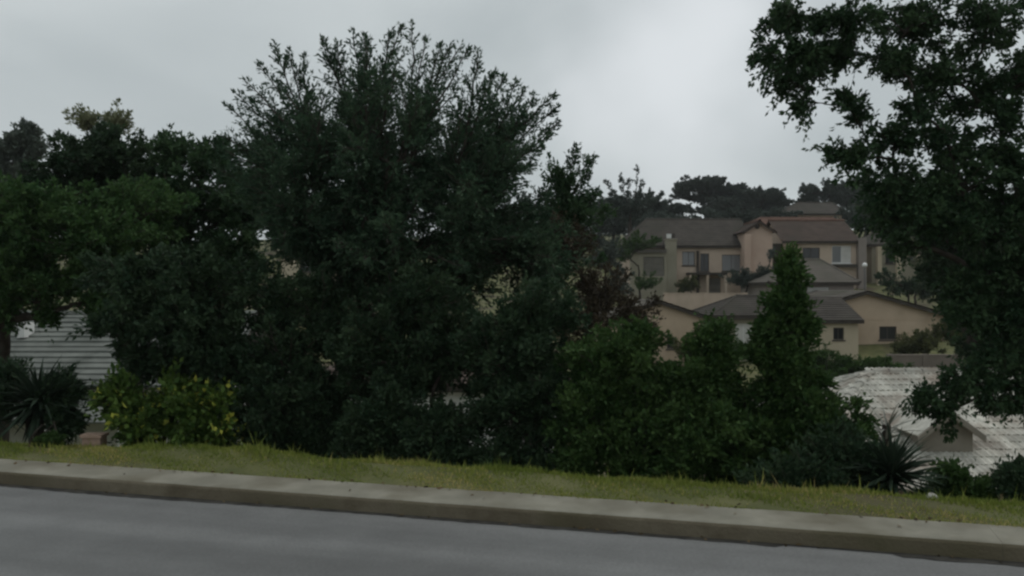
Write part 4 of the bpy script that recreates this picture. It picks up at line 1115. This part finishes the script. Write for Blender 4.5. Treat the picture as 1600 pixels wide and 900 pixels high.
# --- blue grey roofed house on the left, below the road: roof courses as parts
def blue_house():
    h = House('blue_roofed_house', 'low house with a banded blue grey roof behind the left hand trees', 150, 25.2, group=None)
    o = h.o; zb = gz(-12, 27) - .3
    x0, x1 = h.X(-260), h.X(352); ze = h.Z(606); dyr = 4.6; zr = h.Z(492, dyr)
    ops = [(.6 + 2.4 * i, 1.7 + 2.4 * i, zb + 1.1, zb + 2.0, 'win') for i in range(3)]
    m = MB(); box_walls(m, x0 + .3, x1 - .3, .5, 2 * dyr - .5, zb - 1, ze - .05, ops); m.build('wall', M['whitewall'], o); windows(o, (x0 + .3, .5), (x1 - .3, .5), ops)
    m = MB(); m.slab([(x0, 0, ze), (x1, 0, ze), (x1 - .4, dyr, zr), (x0 + .4, dyr, zr)], .06); m.slab([(x1, 2 * dyr, ze), (x0, 2 * dyr, ze), (x0 + .4, dyr, zr), (x1 - .4, dyr, zr)], .06)
    m.poly([(x1 - .3, .5, ze), (x1 - .3, 2 * dyr - .5, ze), (x1 - .45, dyr, zr - .1)]); m.poly([(x0 + .3, .5, ze), (x0 + .3, 2 * dyr - .5, ze), (x0 + .45, dyr, zr - .1)])
    rf = m.build('roof', M['fascia'], o)
    k = 14; rng = random.Random(9)
    for i in range(k):
        a, b = i / k, (i + 1.06) / k
        lift = rng.uniform(0, .012)
        P = lambda x, t, z: (x, dyr * t, ze + (zr - ze) * t + z)
        m = MB()
        m.poly([P(x0 + .4 * a, a, .075 + lift), P(x1 - .4 * a, a, .075 + lift), P(x1 - .4 * b, b, .018 + lift), P(x0 + .4 * b, b, .018 + lift)])
        m.poly([P(x0 + .4 * a, a, .005), P(x1 - .4 * a, a, .005), P(x1 - .4 * a, a, .075 + lift), P(x0 + .4 * a, a, .075 + lift)])
        m.build('roof_course', M['bluetile'], rf)
    m = MB(); ridge_cap(m, (x0 + .4, dyr, zr + .04), (x1 - .4, dyr, zr + .04), .12); m.build('ridge_tiles', M['bluetile'], rf)
    # lower verandah roof
    vz = h.Z(619, -.1)
    m = MB(); m.slab([(x0, -1.3, vz - .55), (x1, -1.3, vz - .55), (x1, .3, vz), (x0, .3, vz)], .05); vr = m.build('verandah_roof', M['bluetile'], o)
    for i in range(6):
        x = x0 + .4 + i * (x1 - x0 - .8) / 5
        MB().box(x - .06, x + .06, -1.2, -1.08, zb - .5, vz - .58).build('post', M['whiteframe'], vr)
    m = MB()
    c = np.array([h.X(235, 2), 2.0, h.Z(508, 2)])
    # small window vent on the roof slope
    MB().box(h.X(34, 3), h.X(46, 3), 2.7, 3.3, h.Z(517, 3) - .2, h.Z(504, 3)).build('roof_vent', M['whiteframe'], o)
blue_house()

def dish(px, py, Y):
    c = at(px, py, Y)
    root = empty('satellite_dish', (c[0], Y, gz(c[0], Y))); tag(root, 'pale dish on a pole above the blue grey roof', 'dish')
    zc = c[2] - root.location.z
    MB().tube([(0, 0, 0), (0, 0, zc * .5), (0, 0, zc - .1)], [.04, .04, .035], 8).build('pole', M['steel'], root)
    n = 18; V = [(0, 0, 0)]; Fc = []
    for r in range(1, 5):
        for i in range(n):
            a = 2 * math.pi * i / n; q = r / 4 * .42
            V.append((q * math.cos(a), q * math.sin(a), q * q * .7))
    m = MB(); m.v = V
    for i in range(n): m.f.append((0, 1 + i, 1 + (i + 1) % n))
    for r in range(3):
        for i in range(n):
            j = (i + 1) % n; m.f.append((1 + r * n + i, 1 + (r + 1) * n + i, 1 + (r + 1) * n + j, 1 + r * n + j))
    o = m.build('reflector', M['dish'], root, True); o.location = (0, 0, zc); o.rotation_euler = (R(52), 0, R(-25))
    MB().tube([(0, -.1, 0), (0, -.2, .25), (0, -.05, .5)], [.012] * 3, 6).build('feed_arm', M['steel'], o)
dish(235, 508, 32)

def globe_lamp(px, py, Y):
    c = at(px, py, Y); g = gz(c[0], Y)
    root = empty('globe_lamp', (c[0], Y, g)); tag(root, 'white globe lamp on a post right of the white curtained window', 'lamp')
    MB().tube([(0, 0, -.3), (0, 0, (c[2] - g) * .5), (0, 0, c[2] - g)], [.06, .05, .045], 8).build('post', M['steel'], root)
    me = MB(); n = 14; k = 8
    for i in range(k + 1):
        for j in range(n):
            a = math.pi * i / k; b = 2 * math.pi * j / n; me.v.append((.2 * math.sin(a) * math.cos(b), .2 * math.sin(a) * math.sin(b), c[2] - g - .2 * math.cos(a) + .15))
    for i in range(k):
        for j in range(n): me.f.append((i * n + j, i * n + (j + 1) % n, (i + 1) * n + (j + 1) % n, (i + 1) * n + j))
    me.build('globe', M['globe'], root, True)
globe_lamp(1351, 417, 72)

# pale low house glimpsed through the dark shrubs, and a hillside house behind the big tree
def glimpsed():
    h = House('white_walled_house', 'white walled house glimpsed in specks through the dark shrubs', 690, 27, group=None)
    o = h.o; zb = gz(-2, 28) - .3; ze = h.Z(600); x0, x1 = h.X(470), h.X(880)
    ops = [(1.2 + 2.6 * i, 2.3 + 2.6 * i, h.Z(690), h.Z(640), 'win') for i in range(3)]
    m = MB(); box_walls(m, x0, x1, 0, 7, zb - 1, ze, ops); m.build('wall', M['whitewall'], o); windows(o, (x0, 0), (x1, 0), ops)
    hip_roof(o, x0, x1, 0, 7, ze, h.Z(545, 3.5), x0 + 3, x1 - 3, M['roofbrown'], n=10)
    h = House('hillside_house', 'beige hillside house glimpsed through the upper branches of the tallest tree', 560, 74)
    o = h.o; zb = -.2; ze = h.Z(385); x0, x1 = h.X(440), h.X(640)
    ops = [(1.5 + 3 * i, 2.8 + 3 * i, h.Z(425), h.Z(398), 'win') for i in range(3)]
    m = MB(); box_walls(m, x0, x1, 0, 8, zb - 1.5, ze, ops); m.build('wall', M['cream'], o); windows(o, (x0, 0), (x1, 0), ops)
    hip_roof(o, x0, x1, 0, 8, ze, h.Z(350, 4), x0 + 3, x1 - 3, M['rooftaupe'], n=10)
glimpsed()

# ------------------------------------------------------------------ hillside planting and the trees on the skyline
def far(label, px, Y, lobes, mat='lf_far', seed=1, leaf=.3, name='hill_tree', group='trees on the skyline', cat='tree', shoots=12, per=10, slen=1.1, tips=(), arch=-.1, base_px=None):
    return tree(name, label, cat, tbase(base_px or px, Y, .3), Y, lobes, tips, (.28 if cat == 'tree' else .1, .55), (leaf, leaf * .5), shoots, per, slen, mat, (.8, .8, .12), arch, seed, group, leafspread=.06, twig=.01)
far('flat topped tree with a wide umbrella crown on the skyline', 1105, 150, [(1098, 284, 0, 44, 11, 3.5, 70), (1068, 294, 0, 22, 9, 2.5, 26), (1140, 294, 0, 36, 9, 3, 40), (1110, 306, 2, 66, 12, 3, 70), (1120, 328, 2, 80, 12, 3, 60)], seed=81, leaf=.36, slen=.75, shoots=16, per=12)
far('second flat topped tree right of the umbrella crown', 1195, 146, [(1192, 301, 0, 44, 8, 3.5, 60), (1150, 316, 0, 50, 12, 3, 50), (1205, 316, 2, 38, 12, 3, 60), (1170, 330, 2, 80, 10, 3, 50)], seed=82, leaf=.36, slen=.75, shoots=16, per=12)
far('dark domed tree above the hilltop house', 1300, 140, [(1290, 300, 0, 46, 22, 3.5, 70), (1345, 308, 0, 60, 32, 3, 80), (1262, 312, 0, 16, 12, 2, 14)], seed=83, leaf=.36, slen=.8, shoots=16, per=12)
far('broad dark tree behind the long grey roof', 985, 118, [(990, 320, 0, 80, 22, 4, 80), (1050, 330, 0, 40, 20, 3, 40), (920, 325, 0, 60, 26, 3, 40), (1000, 345, -2, 90, 16, 3, 50)], seed=84, leaf=.34, slen=.8, shoots=15, per=12)
far('spiky topped tree just left of the umbrella crown', 985, 90, [(985, 320, 0, 40, 22, 2, 30)], seed=85, leaf=.3, slen=.9, tips=[(995, 262, 0), (970, 276, 0), (948, 284, 0), (982, 282, .5), (1003, 285, 0), (958, 300, 0)])
far('low dark tree behind the terracotta roof', 1170, 108, [(1150, 340, 0, 70, 14, 3, 50), (1220, 335, 0, 34, 10, 2.5, 20)], seed=86, leaf=.38, slen=.9)
for i, (px, Y, py, rx) in enumerate([(820, 130, 325, 90), (620, 135, 330, 110), (430, 125, 315, 100), (240, 120, 300, 110), (60, 120, 290, 110), (1480, 130, 310, 110), (1660, 125, 300, 110)]):
    far('distant hill tree glimpsed through gaps between the nearer crowns', px, Y,
        [(px, py, 0, rx, 24, 4, 46), (px - 40, py + 26, 0, rx, 20, 3, 30)], seed=90 + i, leaf=.5, slen=1.3, shoots=8, per=8, group='hill trees glimpsed behind nearer crowns')
far('low dark tree right of the hilltop house', 1350, 104, [(1345, 340, 0, 40, 24, 3, 50), (1385, 350, 0, 40, 26, 3, 40)], seed=98, leaf=.36, slen=.8)
far('low dark tree at the left end of the long grey roof', 955, 100, [(960, 345, 0, 60, 26, 3, 60), (920, 370, 0, 40, 40, 3, 40), (1030, 340, 6, 50, 12, 2, 24)], seed=99, leaf=.34, slen=.8)
# garden greenery among the houses
G = 'garden bushes among the houses'
def gb(label, px, Y, lobes, mat, seed, leaf=.14, slen=.5, **k):
    far(label, px, Y, lobes, mat, seed, leaf, 'garden_bush', G, 'shrub', 12, 12, slen, **k)
gb('dark hedge below the pink gable', 1165, 72, [(1160, 435, 0, 36, 16, 1.2, 40), (1195, 425, 0, 22, 16, 1, 20), (1205, 395, 1, 8, 8, .6, 4)], 'lf_far', 101)
gb('large dark bush left of the long house, above the brown bush', 945, 68, [(945, 400, 0, 40, 34, 1.5, 40), (965, 440, 0, 34, 30, 1.3, 26), (925, 460, 0, 34, 30, 1.3, 20)], 'lf_far', 110, .16, .5)
gb('bush in front of the long house porch', 1085, 76, [(1080, 442, 0, 22, 14, 1., 26), (1066, 450, 0, 16, 10, .8, 12)], 'lf_olive', 102)
gb('grey green bush at the left end of the long roof', 1000, 76, [(1000, 375, 0, 36, 14, 1.2, 30), (970, 390, 0, 26, 20, 1.2, 20), (1010, 440, -3, 30, 18, 1., 22)], 'lf_mid', 103)
gb('broad olive hedge above the left end of the pale tiled roof', 1330, 40, [(1320, 568, 0, 70, 16, 1., 46), (1390, 572, 0, 34, 10, .8, 20), (1270, 560, 0, 40, 26, .8, 26), (1300, 590, -1, 50, 12, .8, 22)], 'lf_mid', 104, .12, .4)
gb('yellow olive bush under the right end of the peach gable', 1440, 47, [(1440, 535, 0, 50, 18, 1.2, 40), (1480, 515, 0, 30, 22, 1., 22), (1410, 545, 0, 30, 10, .8, 14)], 'lf_olive', 105, .13, .45)
gb('pale flowering bush beside the porch posts', 1430, 74, [(1430, 385, 0, 34, 16, 1.2, 24), (1445, 415, 0, 26, 26, 1.2, 20)], 'lf_pale', 106, .18, .5)
gb('dark bush beneath the porch posts', 1420, 70, [(1410, 445, 0, 40, 20, 1.3, 30), (1385, 430, 0, 14, 18, .8, 8), (1450, 450, 0, 30, 22, 1.2, 20)], 'lf_deep', 107, .17, .5)
gb('small dark tree like bush left of the peach lean-to', 1210, 45, [(1205, 520, 0, 20, 40, .8, 20), (1160, 545, 0, 34, 18, .8, 20)], 'lf_mid', 108, .12, .4)
gb('olive bush under the low peach gable', 1095, 38, [(1105, 515, 0, 24, 18, .7, 20), (1080, 540, 0, 40, 16, .7, 24)], 'lf_olive', 109, .1, .35)

# ------------------------------------------------------------------ small things on the verge
def lump(name, label, cat, px, py, Y, dims, mat, seed, group=None):
    rng = np.random.default_rng(seed); c = at(px, py, Y); z = gz(c[0], Y)
    me = MB(); n = 12; k = 7
    for i in range(k + 1):
        for j in range(n):
            a = math.pi * i / k; b = 2 * math.pi * j / n
            r = 1 + .16 * math.sin(3 * b + seed) * math.sin(a) + .1 * math.sin(5 * b + 2 * a + seed)
            me.v.append((dims[0] * r * math.sin(a) * math.cos(b), dims[1] * r * math.sin(a) * math.sin(b), dims[2] * (-math.cos(a) + .7) * (1 + .12 * math.sin(4 * b))))
    for i in range(k):
        for j in range(n): me.f.append((i * n + j, i * n + (j + 1) % n, (i + 1) * n + (j + 1) % n, (i + 1) * n + j))
    o = me.build(name, M[mat], None, True); o.location = (c[0], Y, z); tag(o, label, cat, group); return o
lump('stone', 'small pale stone on the grass below the leafy shrub', 'stone', 1455, 786, 7.95, (.055, .045, .035), 'stone', 3)
lump('stone', 'pinkish stone in the grass at the foot of the bare trunk', 'stone', 312, 690, 10.6, (.06, .05, .05), 'pinkblock', 5)

def litter():
    rng = np.random.default_rng(6)
    x, y = sd(2.42, 7.765); 
    root = empty('dark_litter', (x, y, .142), ROADROT); tag(root, 'dark strip of wet litter on the back edge of the pavement', 'litter')
    m = MB()
    for i in range(26):
        cx = rng.uniform(-.15, .15); cy = rng.normal(0, .014); a = rng.uniform(0, 6.28); l = rng.uniform(.03, .07); w_ = rng.uniform(.012, .03); z = .004 + .016 * rng.random()
        ca, sa = math.cos(a), math.sin(a)
        p = [(-l, 0), (0, -w_), (l, 0), (0, w_)]
        m.poly([(cx + u * ca - v * sa * .6, cy + (u * sa + v * ca) * .35, z + rng.uniform(0, .012)) for u, v in p])
    m.build('leaf_scraps', M['debris'], root)
    MB().slab([(-.17, -.02, .006), (.15, -.026, .006), (.18, .02, .006), (-.14, .024, .006)], .008).build('wet_patch', M['debris'], root)
litter()

def plinth():
    Y = 10.75; c = at(147, 688, Y); z = gz(c[0], Y)
    root = empty('block_plinth', (c[0], Y, z)); tag(root, 'small pinkish masonry block behind the grass at the left', 'block')
    top = at(147, 681, Y)[2] - z
    m = MB(); m.box(-.11, .11, -.08, .1, -.5, top - .012); m.build('body', M['pinkblock'], root)
    m = MB(); m.box(-.13, .13, -.1, .12, top - .010, top + .025); m.build('cap', M['pinkblock'], root)
plinth()
# ------------------------------------------------------------------ thin damp air between here and the hill
def haze():
    m = MB().box(-700, 700, -60, 480, -6.5, 34)
    mt = bpy.data.materials.new('thin_haze'); mt.use_nodes = True
    t = mt.node_tree; t.nodes.remove(t.nodes['Principled BSDF'])
    v = t.nodes.new('ShaderNodeVolumePrincipled')
    v.inputs['Color'].default_value = (.92, .95, .97, 1); v.inputs['Density'].default_value = .00030; v.inputs['Anisotropy'].default_value = .2
    t.links.new(v.outputs[0], t.nodes['Material Output'].inputs['Volume'])
    tag(m.build('haze', mt), kind='stuff')
haze()

print('LEAF TRIS', tree.count)
